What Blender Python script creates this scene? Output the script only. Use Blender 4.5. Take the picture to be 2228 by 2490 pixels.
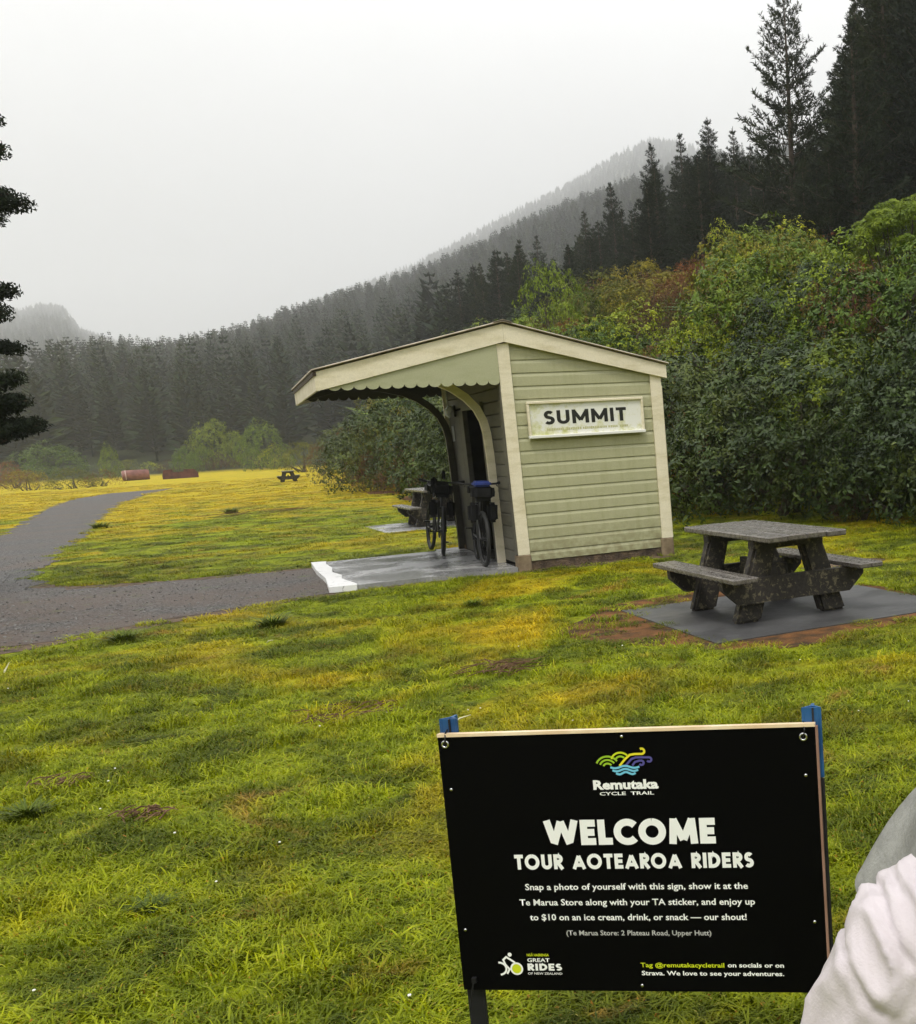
import bpy, bmesh, math, random
import numpy as np
from mathutils import Vector, Matrix, noise as mn
for o in list(bpy.data.objects): bpy.data.objects.remove(o)
S = bpy.context.scene
COL = S.collection
PI = math.pi

# ------------------------------------------------------------------ camera
PITCH, ROLL, CAMH, FPX, PPX, PPY = -0.213, -0.061, 1.55, 2595.524, 1831.965, 1606.53
cp, sp = math.cos(PITCH), math.sin(PITCH)
cr, sr = math.cos(ROLL), math.sin(ROLL)
F3 = Vector((0, cp, sp)); U0 = Vector((0, -sp, cp)); X0 = Vector((1, 0, 0))
R3 = X0 * cr + U0 * sr; U3 = U0 * cr - X0 * sr
EYE = Vector((0, 0, CAMH))
cam_d = bpy.data.cameras.new('camera'); cam = bpy.data.objects.new('camera', cam_d); COL.objects.link(cam)
cam_d.sensor_fit = 'VERTICAL'; cam_d.sensor_height = 24; cam_d.lens = FPX / 2490 * 24
cam_d.shift_x = (1114 - PPX) / 2490; cam_d.shift_y = (PPY - 1245) / 2490
cam_d.clip_start = 0.05; cam_d.clip_end = 6000
m = Matrix((R3, U3, -F3)).transposed().to_4x4(); m.translation = EYE; cam.matrix_world = m
S.camera = cam

def ray(x, y):
    "direction seen at a point of the 1820 px wide picture"
    x *= 1.22418; y *= 1.22418
    return F3 + R3 * ((x - PPX) / FPX) + U3 * ((PPY - y) / FPX)
def ground_at(x, y, z=0.0):
    d = ray(x, y); return EYE + d * ((z - CAMH) / d.z)
def at_depth(x, y, Y):
    d = ray(x, y); return EYE + d * (Y / d.y)

# ------------------------------------------------------------------ sky, sun, exposure
HAZE = 0.0005
SUN_EL, SUN_AZ = math.radians(62), math.radians(188)
W = bpy.data.worlds.new("World"); S.world = W; W.use_nodes = True
nt = W.node_tree; nt.nodes.clear()
def N(nt, t, **kw):
    n = nt.nodes.new(t)
    for k, v in kw.items(): setattr(n, k, v)
    return n
out = N(nt, 'ShaderNodeOutputWorld'); bg = N(nt, 'ShaderNodeBackground')
sky = N(nt, 'ShaderNodeTexSky', sky_type='NISHITA', sun_disc=False)
sky.sun_elevation = SUN_EL; sky.sun_rotation = SUN_AZ; sky.dust_density = 4; sky.air_density = 1.5
bw = N(nt, 'ShaderNodeRGBToBW')
tc = N(nt, 'ShaderNodeTexCoord'); sx = N(nt, 'ShaderNodeSeparateXYZ')
mr = N(nt, 'ShaderNodeMapRange'); mr.inputs['From Min'].default_value = -0.02; mr.inputs['From Max'].default_value = 0.62
mr.inputs['To Min'].default_value = 4.5; mr.inputs['To Max'].default_value = 11.9; mr.interpolation_type = 'SMOOTHSTEP'
cn = N(nt, 'ShaderNodeTexNoise'); cn.inputs['Scale'].default_value = 1.6; cn.inputs['Detail'].default_value = 4
cm = N(nt, 'ShaderNodeMapRange'); cm.inputs['From Min'].default_value = .3; cm.inputs['From Max'].default_value = .7
cm.inputs['To Min'].default_value = .90; cm.inputs['To Max'].default_value = 1.10
mu = N(nt, 'ShaderNodeMath', operation='MULTIPLY')
ad = N(nt, 'ShaderNodeMath', operation='MULTIPLY_ADD'); ad.inputs[1].default_value = 0.12
comb = N(nt, 'ShaderNodeCombineColor')
L = nt.links
L.new(tc.outputs['Generated'], sx.inputs[0]); L.new(sx.outputs['Z'], mr.inputs['Value'])
L.new(tc.outputs['Generated'], cn.inputs['Vector']); L.new(cn.outputs['Fac'], cm.inputs['Value'])
L.new(mr.outputs[0], mu.inputs[0]); L.new(cm.outputs[0], mu.inputs[1])
L.new(sky.outputs[0], bw.inputs[0]); L.new(bw.outputs[0], ad.inputs[0]); L.new(mu.outputs[0], ad.inputs[2])
for i in range(3): L.new(ad.outputs[0], comb.inputs[i])
L.new(comb.outputs[0], bg.inputs['Color']); bg.inputs['Strength'].default_value = 0.088
L.new(bg.outputs[0], out.inputs['Surface'])
sl = bpy.data.lights.new('sun', 'SUN'); sun = bpy.data.objects.new('sun', sl); COL.objects.link(sun)
sl.energy = 1.5; sl.angle = math.radians(13); sl.color = (1, .955, .88)
sd = Vector((math.sin(SUN_AZ) * math.cos(SUN_EL), math.cos(SUN_AZ) * math.cos(SUN_EL), math.sin(SUN_EL)))
sun.rotation_euler = sd.to_track_quat('Z', 'Y').to_euler()
V = S.view_settings
V.view_transform = 'Standard'; V.look = 'None'; V.gamma = 1; V.exposure = 0.66; V.use_curve_mapping = False
S.render.engine = 'CYCLES'
S.cycles.volume_bounces = 2; S.cycles.max_bounces = 8; S.cycles.diffuse_bounces = 3
S.cycles.transparent_max_bounces = 8; S.cycles.use_denoising = True

# ------------------------------------------------------------------ helpers
RNG = random.Random(7)
class MB:
    def __init__(s): s.v = []; s.f = []; s.mi = []; s.cur = 0
    def add(s, vs, fs):
        b = len(s.v); s.v += [tuple(v) for v in vs]
        for f in fs: s.f.append(tuple(b + i for i in f)); s.mi.append(s.cur)
        return s
    def box(s, c, d, M=None, taper=0, ch=0):
        x, y, z = d[0] / 2, d[1] / 2, d[2] / 2
        if ch:
            vs = []; idx = {}
            for sxx in (-1, 1):
                for sy in (-1, 1):
                    for sz in (-1, 1):
                        for k in range(3):
                            p = [sxx * x, sy * y, sz * z]
                            for j in range(3):
                                if j != k: p[j] -= (ch if p[j] > 0 else -ch)
                            idx[(sxx, sy, sz, k)] = len(vs); vs.append(p)
            fs = []
            for k in range(3):
                a, b = (k + 1) % 3, (k + 2) % 3
                for sg in (-1, 1):
                    q = []
                    for (u, w) in ((-1, -1), (1, -1), (1, 1), (-1, 1)):
                        t = [0, 0, 0]; t[k] = sg; t[a] = u; t[b] = w; q.append(idx[(*t, k)])
                    fs.append(q if sg > 0 else q[::-1])
            for k in range(3):   # edges
                a, b = (k + 1) % 3, (k + 2) % 3
                for u in (-1, 1):
                    for w in (-1, 1):
                        def I(sk, ax):
                            t = [0, 0, 0]; t[k] = sk; t[a] = u; t[b] = w; return idx[(*t, ax)]
                        q = [I(-1, a), I(1, a), I(1, b), I(-1, b)]
                        fs.append(q if u * w < 0 else q[::-1])
            for sxx in (-1, 1):
                for sy in (-1, 1):
                    for sz in (-1, 1):
                        q = [idx[(sxx, sy, sz, 0)], idx[(sxx, sy, sz, 1)], idx[(sxx, sy, sz, 2)]]
                        fs.append(q if sxx * sy * sz > 0 else q[::-1])
        else:
            vs = [(-x, -y, -z), (x, -y, -z), (x, y, -z), (-x, y, -z), (-x, -y, z), (x, -y, z), (x, y, z), (-x, y, z)]
            fs = [(0, 3, 2, 1), (4, 5, 6, 7), (0, 1, 5, 4), (1, 2, 6, 5), (2, 3, 7, 6), (3, 0, 4, 7)]
        c = Vector(c)
        vs = [(M @ Vector(v) if M is not None else Vector(v)) + c for v in vs]
        return s.add(vs, fs)
    def prism(s, poly, a, b, f):
        "poly: 2D points; f(u,v,w) -> 3D; extruded from w=a to w=b"
        n = len(poly)
        vs = [f(u, v, a) for u, v in poly] + [f(u, v, b) for u, v in poly]
        fs = [tuple(range(n))[::-1], tuple(range(n, 2 * n))] + [(i, (i + 1) % n, n + (i + 1) % n, n + i) for i in range(n)]
        return s.add(vs, fs)
    def tube(s, pts, rad, n=6, cap=True):
        pts = [Vector(p) for p in pts]; b = []
        if not hasattr(rad, '__len__'): rad = [rad] * len(pts)
        up = None; vs = []
        for i, p in enumerate(pts):
            t = (pts[min(i + 1, len(pts) - 1)] - pts[max(i - 1, 0)])
            if t.length < 1e-9: t = Vector((0, 0, 1))
            t.normalize()
            if up is None: up = t.orthogonal().normalized()
            else:
                up = up - t * up.dot(t)
                up = up.normalized() if up.length > 1e-6 else t.orthogonal().normalized()
            w = t.cross(up)
            for k in range(n):
                a = 2 * PI * k / n; vs.append(p + (up * math.cos(a) + w * math.sin(a)) * rad[i])
        fs = [(i * n + k, i * n + (k + 1) % n, (i + 1) * n + (k + 1) % n, (i + 1) * n + k) for i in range(len(pts) - 1) for k in range(n)]
        if cap: fs += [tuple(range(n))[::-1], tuple(range((len(pts) - 1) * n, len(pts) * n))]
        return s.add(vs, fs)
    def mesh(s, name, mats, smooth=False):
        me = bpy.data.meshes.new(name); me.from_pydata(s.v, [], s.f)
        for m_ in (mats if isinstance(mats, (list, tuple)) else [mats]): me.materials.append(m_)
        if any(s.mi): me.polygons.foreach_set('material_index', s.mi)
        if smooth: me.polygons.foreach_set('use_smooth', [True] * len(s.f))
        me.update(); return me
def np_mesh(name, verts, faces, mats, smooth=False, mi=None):
    "verts (n,3), faces (m,k) arrays"
    me = bpy.data.meshes.new(name); k = faces.shape[1]
    me.vertices.add(len(verts)); me.vertices.foreach_set('co', np.asarray(verts, np.float32).ravel())
    me.loops.add(faces.size); me.loops.foreach_set('vertex_index', faces.ravel().astype(np.int32))
    me.polygons.add(len(faces)); me.polygons.foreach_set('loop_start', np.arange(len(faces), dtype=np.int32) * k)
    for m_ in (mats if isinstance(mats, (list, tuple)) else [mats]): me.materials.append(m_)
    if mi is not None: me.polygons.foreach_set('material_index', np.asarray(mi, np.int32))
    if smooth: me.polygons.foreach_set('use_smooth', np.ones(len(faces), bool))
    me.update(calc_edges=True); me.validate(); return me
def tag(o, label=None, cat=None, group=None, kind=None):
    for k, v in (('label', label), ('category', cat), ('group', group), ('kind', kind)):
        if v: o[k] = v
    return o
def thing(name, label, cat, loc=(0, 0, 0), rz=0.0, group=None):
    o = bpy.data.objects.new(name, None); COL.objects.link(o); o.location = loc; o.rotation_euler = (0, 0, rz)
    o.empty_display_size = .2
    return tag(o, label, cat, group)
def obj(name, me, parent=None, mat=None, loc=None, smooth=False):
    if isinstance(me, MB): me = me.mesh(name, mat, smooth)
    o = bpy.data.objects.new(name, me); COL.objects.link(o)
    if parent is not None: o.parent = parent
    if loc is not None: o.location = loc
    return o
def dup(root, loc, rz=0.0, sc=None, label=None, group=None):
    r = root.copy(); COL.objects.link(r); r.location = loc; r.rotation_euler = (0, 0, rz)
    if sc is not None: r.scale = (sc, sc, sc) if not hasattr(sc, '__len__') else sc
    if label: r['label'] = label
    if group: r['group'] = group
    for ch in list(root.children):
        c = ch.copy(); COL.objects.link(c); c.parent = r
        for g in list(ch.children):
            d = g.copy(); COL.objects.link(d); d.parent = c
    return r

# ------------------------------------------------------------------ materials
def mat(name, base=(.5, .5, .5), rough=.7, spec=.5, metal=0.0):
    m_ = bpy.data.materials.new(name); m_.use_nodes = True
    b = m_.node_tree.nodes['Principled BSDF']
    b.inputs['Base Color'].default_value = (*base, 1); b.inputs['Roughness'].default_value = rough
    b.inputs['Specular IOR Level'].default_value = spec; b.inputs['Metallic'].default_value = metal
    return m_, m_.node_tree, b
def ramp(nt, fac, stops):
    r = N(nt, 'ShaderNodeValToRGB'); e = r.color_ramp.elements
    while len(e) > 1: e.remove(e[0])
    e[0].position, e[0].color = stops[0][0], (*stops[0][1], 1)
    for p, c in stops[1:]: q = e.new(p); q.color = (*c, 1)
    nt.links.new(fac, r.inputs[0]); return r.outputs[0]
def noise(nt, scale, detail=4, vec=None, rough=.55, dist=0, obj_space=False):
    n = N(nt, 'ShaderNodeTexNoise'); n.inputs['Scale'].default_value = scale; n.inputs['Detail'].default_value = detail
    n.inputs['Roughness'].default_value = rough; n.inputs['Distortion'].default_value = dist
    if vec is None:
        if obj_space: t = N(nt, 'ShaderNodeTexCoord'); vec = t.outputs['Object']
        else: g = N(nt, 'ShaderNodeNewGeometry'); vec = g.outputs['Position']
    nt.links.new(vec, n.inputs['Vector']); return n.outputs['Fac']
def mix(nt, fac, a, b, mode='MIX'):
    n = N(nt, 'ShaderNodeMix', data_type='RGBA', blend_type=mode)
    for s_, v in ((0, fac), (6, a), (7, b)):
        if hasattr(v, 'is_output'): nt.links.new(v, n.inputs[s_])
        elif s_ == 0: n.inputs[0].default_value = v
        else: n.inputs[s_].default_value = (*v, 1)
    return n.outputs[2]
def maprange(nt, v, a, b, c=0, d=1, smooth=False):
    n = N(nt, 'ShaderNodeMapRange'); nt.links.new(v, n.inputs['Value'])
    if smooth: n.interpolation_type = 'SMOOTHSTEP'
    for k, x in zip(('From Min', 'From Max', 'To Min', 'To Max'), (a, b, c, d)): n.inputs[k].default_value = x
    return n.outputs[0]
def math_(nt, op, a, b=None):
    n = N(nt, 'ShaderNodeMath', operation=op)
    for i, v in enumerate((a, b)):
        if v is None: continue
        if hasattr(v, 'is_output'): nt.links.new(v, n.inputs[i])
        else: n.inputs[i].default_value = v
    return n.outputs[0]
def bump(nt, b, h, strength=.5, dist=.01):
    n = N(nt, 'ShaderNodeBump'); n.inputs['Strength'].default_value = strength; n.inputs['Distance'].default_value = dist
    nt.links.new(h, n.inputs['Height']); nt.links.new(n.outputs[0], b.inputs['Normal'])
def simple(name, c1, c2, scale=8, rough=.7, spec=.5, bumpd=0.0, bscale=60, metal=0, osp=True, lo=.35, hi=.65):
    m_, nt, b = mat(name, c1, rough, spec, metal)
    n = noise(nt, scale, 5, obj_space=osp); nt.links.new(ramp(nt, n, [(lo, c1), (hi, c2)]), b.inputs['Base Color'])
    if bumpd: bump(nt, b, noise(nt, bscale, 4, obj_space=osp), .7, bumpd)
    return m_
# lawn colour: shared by the soil sheet and the blades
def lawn_group():
    g = bpy.data.node_groups.new('lawn_colour', 'ShaderNodeTree')
    g.interface.new_socket('Color', in_out='OUTPUT', socket_type='NodeSocketColor')
    o = N(g, 'NodeGroupOutput')
    geo = N(g, 'ShaderNodeNewGeometry'); pos = geo.outputs['Position']
    big = noise(g, .34, 5, pos, .62, 1.2); midn = noise(g, 1.5, 5, pos, .6, .6); fine = noise(g, 9, 3, pos)
    green = ramp(g, fine, [(.28, (.10, .135, .002)), (.5, (.225, .275, .003)), (.75, (.36, .40, .006))])
    dark = ramp(g, fine, [(.3, (.045, .068, .002)), (.7, (.12, .155, .003))])
    yellow = ramp(g, fine, [(.25, (.30, .235, .004)), (.7, (.56, .42, .006))])
    brown = ramp(g, fine, [(.3, (.17, .10, .02)), (.7, (.38, .23, .04))])
    c = mix(g, maprange(g, midn, .44, .60, 0, .9, True), green, dark)
    sep = N(g, 'ShaderNodeSeparateXYZ'); g.links.new(pos, sep.inputs[0])
    far = maprange(g, sep.outputs['Y'], 16, 50, 0, .21, True)
    yb = math_(g, 'ADD', big, far)
    c = mix(g, maprange(g, yb, .475, .70, 0, .92, True), c, yellow)
    br = noise(g, .85, 5, pos, .7, 1.5)
    c = mix(g, maprange(g, br, .57, .70, 0, .85, True), c, brown)
    g.links.new(c, o.inputs[0]); return g
LAWN = lawn_group()
def use_lawn(nt):
    n = N(nt, 'ShaderNodeGroup'); n.node_tree = LAWN; return n.outputs[0]

M = {}
# terrain: lawn in the flat, leaf litter on the slopes
m_, nt, b = mat('ground', rough=.95, spec=.2)
geo = N(nt, 'ShaderNodeNewGeometry'); sep = N(nt, 'ShaderNodeSeparateXYZ'); nt.links.new(geo.outputs['Position'], sep.inputs[0])
slope = maprange(nt, sep.outputs['Z'], .12, .5, 0, 1)
litter = ramp(nt, noise(nt, 2.2, 6), [(.35, (.018, .022, .010)), (.6, (.035, .045, .014)), (.75, (.06, .045, .02))])
nt.links.new(mix(nt, slope, use_lawn(nt), litter), b.inputs['Base Color'])
bump(nt, b, noise(nt, 22, 6, rough=.7), 1, .05)
M['ground'] = m_
m_, nt, b = mat('grass', rough=.5, spec=.18)
oi = N(nt, 'ShaderNodeObjectInfo')
v = ramp(nt, oi.outputs['Random'], [(0, (.78, .82, .8)), (.5, (1.05, 1.05, 1)), (1, (1.5, 1.4, 1.2))])
hs = noise(nt, 70, 2)
c = mix(nt, 1.0, use_lawn(nt), v, 'MULTIPLY')
c = mix(nt, maprange(nt, hs, .64, .72, 0, .8), c, (.55, .46, .10))
c = mix(nt, maprange(nt, noise(nt, 46, 2), .66, .72, 0, .85), c, (.42, .17, .02))
nt.links.new(c, b.inputs['Base Color'])
tr = N(nt, 'ShaderNodeBsdfTranslucent'); nt.links.new(c, tr.inputs[0]); ms = N(nt, 'ShaderNodeMixShader'); ms.inputs[0].default_value = .3
nt.links.new(b.outputs[0], ms.inputs[1]); nt.links.new(tr.outputs[0], ms.inputs[2]); nt.links.new(ms.outputs[0], nt.nodes['Material Output'].inputs[0])
M['grass'] = m_
def leaf(name, c1, c2, c3, rough=.55, spec=.2, trans=.06, scale=1.3):
    m_, nt, b = mat(name, c1, rough, spec)
    oi = N(nt, 'ShaderNodeObjectInfo')
    n = noise(nt, scale, 4, rough=.7)
    c = ramp(nt, n, [(.32, c1), (.5, c2), (.7, c3)])
    f = noise(nt, 9, 2)
    c = mix(nt, 1.0, c, ramp(nt, f, [(.35, (.82, .84, .86)), (.65, (1.16, 1.12, 1.04))]), 'MULTIPLY')
    c = mix(nt, 1.0, c, ramp(nt, oi.outputs['Random'], [(0, (.50, .58, .70)), (.35, (.85, .88, .9)), (.65, (1.1, 1.02, .9)), (1, (1.5, 1.2, .75))]), 'MULTIPLY')
    nt.links.new(c, b.inputs['Base Color'])
    tr = N(nt, 'ShaderNodeBsdfTranslucent'); nt.links.new(c, tr.inputs[0]); ms = N(nt, 'ShaderNodeMixShader'); ms.inputs[0].default_value = trans
    nt.links.new(b.outputs[0], ms.inputs[1]); nt.links.new(tr.outputs[0], ms.inputs[2]); nt.links.new(ms.outputs[0], nt.nodes['Material Output'].inputs[0])
    M[name] = m_; return m_
leaf('needle_near', (.007, .014, .006), (.013, .024, .009), (.026, .040, .016), .65, .15, .08)
leaf('needle_far', (.006, .016, .005), (.014, .030, .008), (.034, .056, .014), .8, .15, .05, .03)
leaf('leaf_green', (.035, .070, .006), (.085, .145, .008), (.19, .27, .011), .5)
leaf('leaf_dark', (.011, .024, .005), (.034, .060, .009), (.082, .125, .016), .5, .28)
leaf('leaf_lime', (.10, .155, .006), (.21, .28, .008), (.37, .43, .014), .5)
leaf('leaf_olive', (.06, .065, .008), (.14, .145, .012), (.27, .26, .02), .6)
leaf('leaf_brown', (.07, .03, .015), (.14, .06, .025), (.24, .12, .04), .8, .2)
leaf('leaf_black', (.006, .012, .005), (.011, .020, .007), (.020, .032, .011), .7, .2, .08)
leaf('rush', (.06, .09, .005), (.11, .15, .006), (.18, .22, .010), .5)
M['bark'] = simple('bark', (.05, .035, .025), (.11, .09, .07), 6, .95, .1, .01, 30)
M['twig'] = simple('twig', (.09, .05, .03), (.20, .12, .07), 20, .9, .1)
# gravel
m_, nt, b = mat('gravel', rough=.6, spec=.4)
vo = N(nt, 'ShaderNodeTexVoronoi'); vo.inputs['Scale'].default_value = 46
g = N(nt, 'ShaderNodeNewGeometry'); nt.links.new(g.outputs['Position'], vo.inputs['Vector'])
c = ramp(nt, vo.outputs['Color'], [(.1, (.014, .013, .012)), (.45, (.042, .039, .036)), (.8, (.125, .12, .112)), (1, (.28, .27, .26))])
c = mix(nt, maprange(nt, noise(nt, .5, 4), .42, .62, 0, .65), c, (.10, .07, .052))
sy_ = N(nt, 'ShaderNodeSeparateXYZ'); nt.links.new(g.outputs['Position'], sy_.inputs[0]); c = mix(nt, math_(nt, 'MULTIPLY', maprange(nt, sy_.outputs['Y'], 16, 10, 0, .8, True), maprange(nt, noise(nt, 1.6, 5), .35, .6)), c, (.085, .055, .038))
c = mix(nt, maprange(nt, noise(nt, 3, 5), .60, .72, 0, .6), c, (.09, .12, .02))
nt.links.new(c, b.inputs['Base Color']); bump(nt, b, vo.outputs['Distance'], .9, .02); M['gravel'] = m_
M['stone'] = simple('stone', (.07, .065, .06), (.26, .25, .235), 30, .6)
# wet concrete
def concrete(name, c1, c2, rlo, rhi, sc=1.1):
    m_, nt, b = mat(name, c1, .4, .5)
    n = noise(nt, sc, 6, rough=.65, dist=.4); f = noise(nt, 45, 4)
    c = mix(nt, .35, ramp(nt, n, [(.35, c1), (.65, c2)]), ramp(nt, f, [(.3, c1), (.7, c2)]))
    nt.links.new(c, b.inputs['Base Color']); nt.links.new(maprange(nt, n, .4, .6, rlo, rhi, True), b.inputs['Roughness'])
    bump(nt, b, f, .25, .003); M[name] = m_
concrete('wet_concrete', (.15, .15, .15), (.42, .42, .42), .12, .34)
concrete('pad_concrete', (.045, .045, .047), (.085, .085, .085), .38, .6)
m_, nt, b = mat('worn_white', (.8, .8, .8), .35, .5)
n = noise(nt, 9, 6, rough=.75, dist=.5); nt.links.new(ramp(nt, n, [(.33, (.16, .16, .15)), (.42, (.8, .8, .8)), (1, (.86, .86, .86))]), b.inputs['Base Color']); M['worn_white'] = m_
# painted timber
def paint(name, c, dirt, rough=.5, sc=2.2, streak=False):
    m_, nt, b = mat(name, c, rough, .4)
    t = N(nt, 'ShaderNodeTexCoord'); mp = N(nt, 'ShaderNodeMapping'); nt.links.new(t.outputs['Object'], mp.inputs[0]); mp.inputs['Scale'].default_value = (5, 5, .7) if streak else (1, 1, 4)
    n = noise(nt, sc, 6, mp.outputs[0], .65); f = noise(nt, 70, 3, t.outputs['Object'])
    col = ramp(nt, n, [(.3, dirt), (.52, c), (1, tuple(min(1, x * 1.08) for x in c))])
    col = mix(nt, .5, col, mix(nt, 1.0, col, ramp(nt, f, [(.3, (.85, .85, .82)), (.7, (1.08, 1.08, 1.05))]), 'MULTIPLY'))
    if streak:
        sz_ = N(nt, 'ShaderNodeSeparateXYZ'); nt.links.new(t.outputs['Object'], sz_.inputs[0]); sp__ = math_(nt, 'MULTIPLY', maprange(nt, sz_.outputs['Z'], .62, .08, 0, .75), maprange(nt, noise(nt, 11, 5, t.outputs['Object']), .4, .6)); col = mix(nt, sp__, col, (.22, .19, .10))
    nt.links.new(col, b.inputs['Base Color']); bump(nt, b, f, .15, .002); M[name] = m_
paint('cream', (.80, .73, .57), (.64, .57, .38))
paint('sage', (.42, .415, .26), (.375, .37, .22), streak=True)
paint('sage_smooth', (.42, .425, .275), (.36, .37, .22))
paint('sage_in_shade', (.115, .108, .085), (.07, .066, .05))  # side wall boards: the canopy's shade is darkened into the colour
paint('door_grey', (.085, .08, .07), (.05, .047, .04))
paint('dark_brown', (.045, .028, .02), (.03, .02, .015))
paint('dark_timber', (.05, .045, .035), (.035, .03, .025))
M['block'] = simple('block', (.15, .11, .07), (.30, .23, .15), 7, .9, .2, .006, 40)
M['soil'] = simple('soil', (.05, .034, .02), (.19, .085, .032), 4.5, .95, .1, .03, 40, osp=False)
M['mud'] = simple('mud', (.06, .045, .035), (.17, .12, .08), 9, .9, .2, .03, 50, osp=False)
M['iron'] = simple('iron', (.22, .18, .13), (.42, .36, .27), 5, .5, .5)
# weathered wet timber with lichen
def timber(name, c1, c2, lich, amt, r0, r1):
    m_, nt, b = mat(name, c1, .5, .5)
    t = N(nt, 'ShaderNodeTexCoord'); mp = N(nt, 'ShaderNodeMapping'); nt.links.new(t.outputs['Object'], mp.inputs[0]); mp.inputs['Scale'].default_value = (1, 14, 14)
    n = noise(nt, 3, 6, mp.outputs[0], .7); l = noise(nt, 19, 6, t.outputs['Object'], .75, .3)
    c = ramp(nt, n, [(.3, c1), (.7, c2)]); c = mix(nt, maprange(nt, l, .60 - amt, .70 - amt, 0, .85), c, lich)
    nt.links.new(c, b.inputs['Base Color']); nt.links.new(maprange(nt, l, .35, .6, r0, r1), b.inputs['Roughness']); bump(nt, b, n, .5, .006); M[name] = m_
timber('wet_top', (.05, .045, .04), (.19, .17, .15), (.27, .26, .20), .0, .16, .34)
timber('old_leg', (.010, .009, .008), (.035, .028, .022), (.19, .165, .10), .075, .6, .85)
M['rubber'] = simple('rubber', (.006, .006, .006), (.014, .014, .014), 30, .7)
M['black_metal'] = simple('black_metal', (.006, .006, .007), (.014, .014, .016), 10, .35, .4)
M['bright_metal'] = mat('bright_metal', (.55, .55, .56), .25, .5, 1)[0]
M['black_cloth'] = simple('black_cloth', (.005, .005, .006), (.014, .014, .016), 12, .85, .2, .004, 60)
M['blue_cloth'] = simple('blue_cloth', (.010, .02, .11), (.02, .04, .20), 9, .6, .3, .003, 60)
M['rust_red'] = simple('rust_red', (.12, .035, .028), (.25, .10, .08), 1.3, .6, .4)
M['rust_pale'] = simple('rust_pale', (.45, .36, .34), (.34, .18, .15), 1.3, .5, .4)
M['rust_dark'] = simple('rust_dark', (.05, .018, .014), (.13, .045, .035), 1.5, .85, .2)
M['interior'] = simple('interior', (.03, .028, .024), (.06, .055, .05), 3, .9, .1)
M['glass'] = mat('glass', (.7, .72, .75), .1, .8)[0]

# ------------------------------------------------------------------ terrain
def interp(x, pts): return float(np.interp(x, [p[0] for p in pts], [p[1] for p in pts]))
FY = [-60, 0, 8, 14, 16.3, 18.2, 19.8, 27, 36.6, 44.4, 63, 97, 150, 250, 600]
FX = [9, 8, 6.5, 4.6, 2.6, 1.0, -.7, -5.0, -10.5, -14.7, -23.6, -36.9, -58, -98, -240]
def slope_s(x, y): return (x - np.interp(y, FY, FX)) * .85
SKY1 = [(-500, 600), (-200, 640), (0, 655), (100, 662), (220, 655), (300, 672), (450, 645), (560, 608), (700, 566), (800, 535), (900, 495), (1000, 448), (1100, 402), (1200, 365), (1300, 330), (1500, 270), (1900, 200)]
SKY2 = [(-500, 560), (-100, 610), (40, 612), (80, 600), (125, 605), (160, 650), (300, 700), (500, 650), (620, 595), (740, 552), (820, 522), (900, 480), (1000, 425), (1100, 375), (1170, 335), (1240, 292), (1290, 272), (1340, 275), (1420, 300), (1600, 330), (1900, 340)]
def te(pts):
    r = [ray(*p) for p in pts]; return np.array([d.x / d.y for d in r]), np.array([d.z / d.y for d in r])
T1, E1 = te(SKY1); T2, E2 = te(SKY2)
TB, EB = te([(900, 640), (1040, 600), (1100, 570), (1200, 548), (1290, 520), (1380, 480), (1480, 440), (1600, 446), (1700, 450), (2000, 440)])
def crest_y(t): return np.interp(t, [-.9, -.6, -.4, -.15, .3], [450, 520, 640, 760, 780])
Y2 = 2400.0
def smooth(a): a = np.clip(a, 0, 1); return a * a * (3 - 2 * a)
def vnoise(x, y, s, k=0):
    return np.array([mn.noise(Vector((a * s, b * s, 3.7 + k))) for a, b in zip(np.ravel(x), np.ravel(y))]).reshape(np.shape(x))
def height(x, y):
    x = np.asarray(x, float); y = np.asarray(y, float)
    s = slope_s(x, y)
    hb = np.where(s < 0, 0, np.where(s < 12.4, .6 * s, 7.44 + .2 * (s - 12.4)))
    hb = hb * smooth(s / 3.0)
    hb = np.minimum(hb, 30)
    # valley side: the same skyline in every direction
    r = np.hypot(x, y); yy = np.maximum(y, .12 * r); t = np.clip(x / np.maximum(yy, 1), -1.3, .5)
    dist = np.where(y > .12 * r, y, r)
    yc = crest_y(t); zc = np.interp(t, T1, E1) * yc + CAMH - 17
    up = smooth((dist - 150) / (yc - 150)) ; h1 = zc * (.35 * up + .65 * np.clip((dist - 150) / (yc - 150), 0, 1))
    z2 = np.interp(t, T2, E2) * Y2 + CAMH - 12
    k2 = np.clip((dist - yc - 40) / (Y2 - yc - 40), 0, 1)
    h2 = np.where(dist > yc, (zc * .8) * (1 - k2) + z2 * k2, 0)
    h2 = np.where(dist > Y2, z2 - (dist - Y2) * .2, h2)
    h = np.where(dist > yc, np.where(dist < yc + 40, zc - (dist - yc) / 40 * zc * .2, h2), h1)
    tb = x / np.maximum(y, 1); cap = np.interp(tb, TB, EB) * y + CAMH - 2.6
    hb = np.where((y > 8) & (tb > TB[0] - .05) & (tb < .6), np.minimum(hb, np.maximum(cap, 1.2)), hb)
    return np.maximum(hb, h)
nang, rad = 540, [0.0] + list(np.geomspace(1.2, 3600, 200))
ang = np.linspace(0, 2 * PI, nang, endpoint=False)
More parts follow.
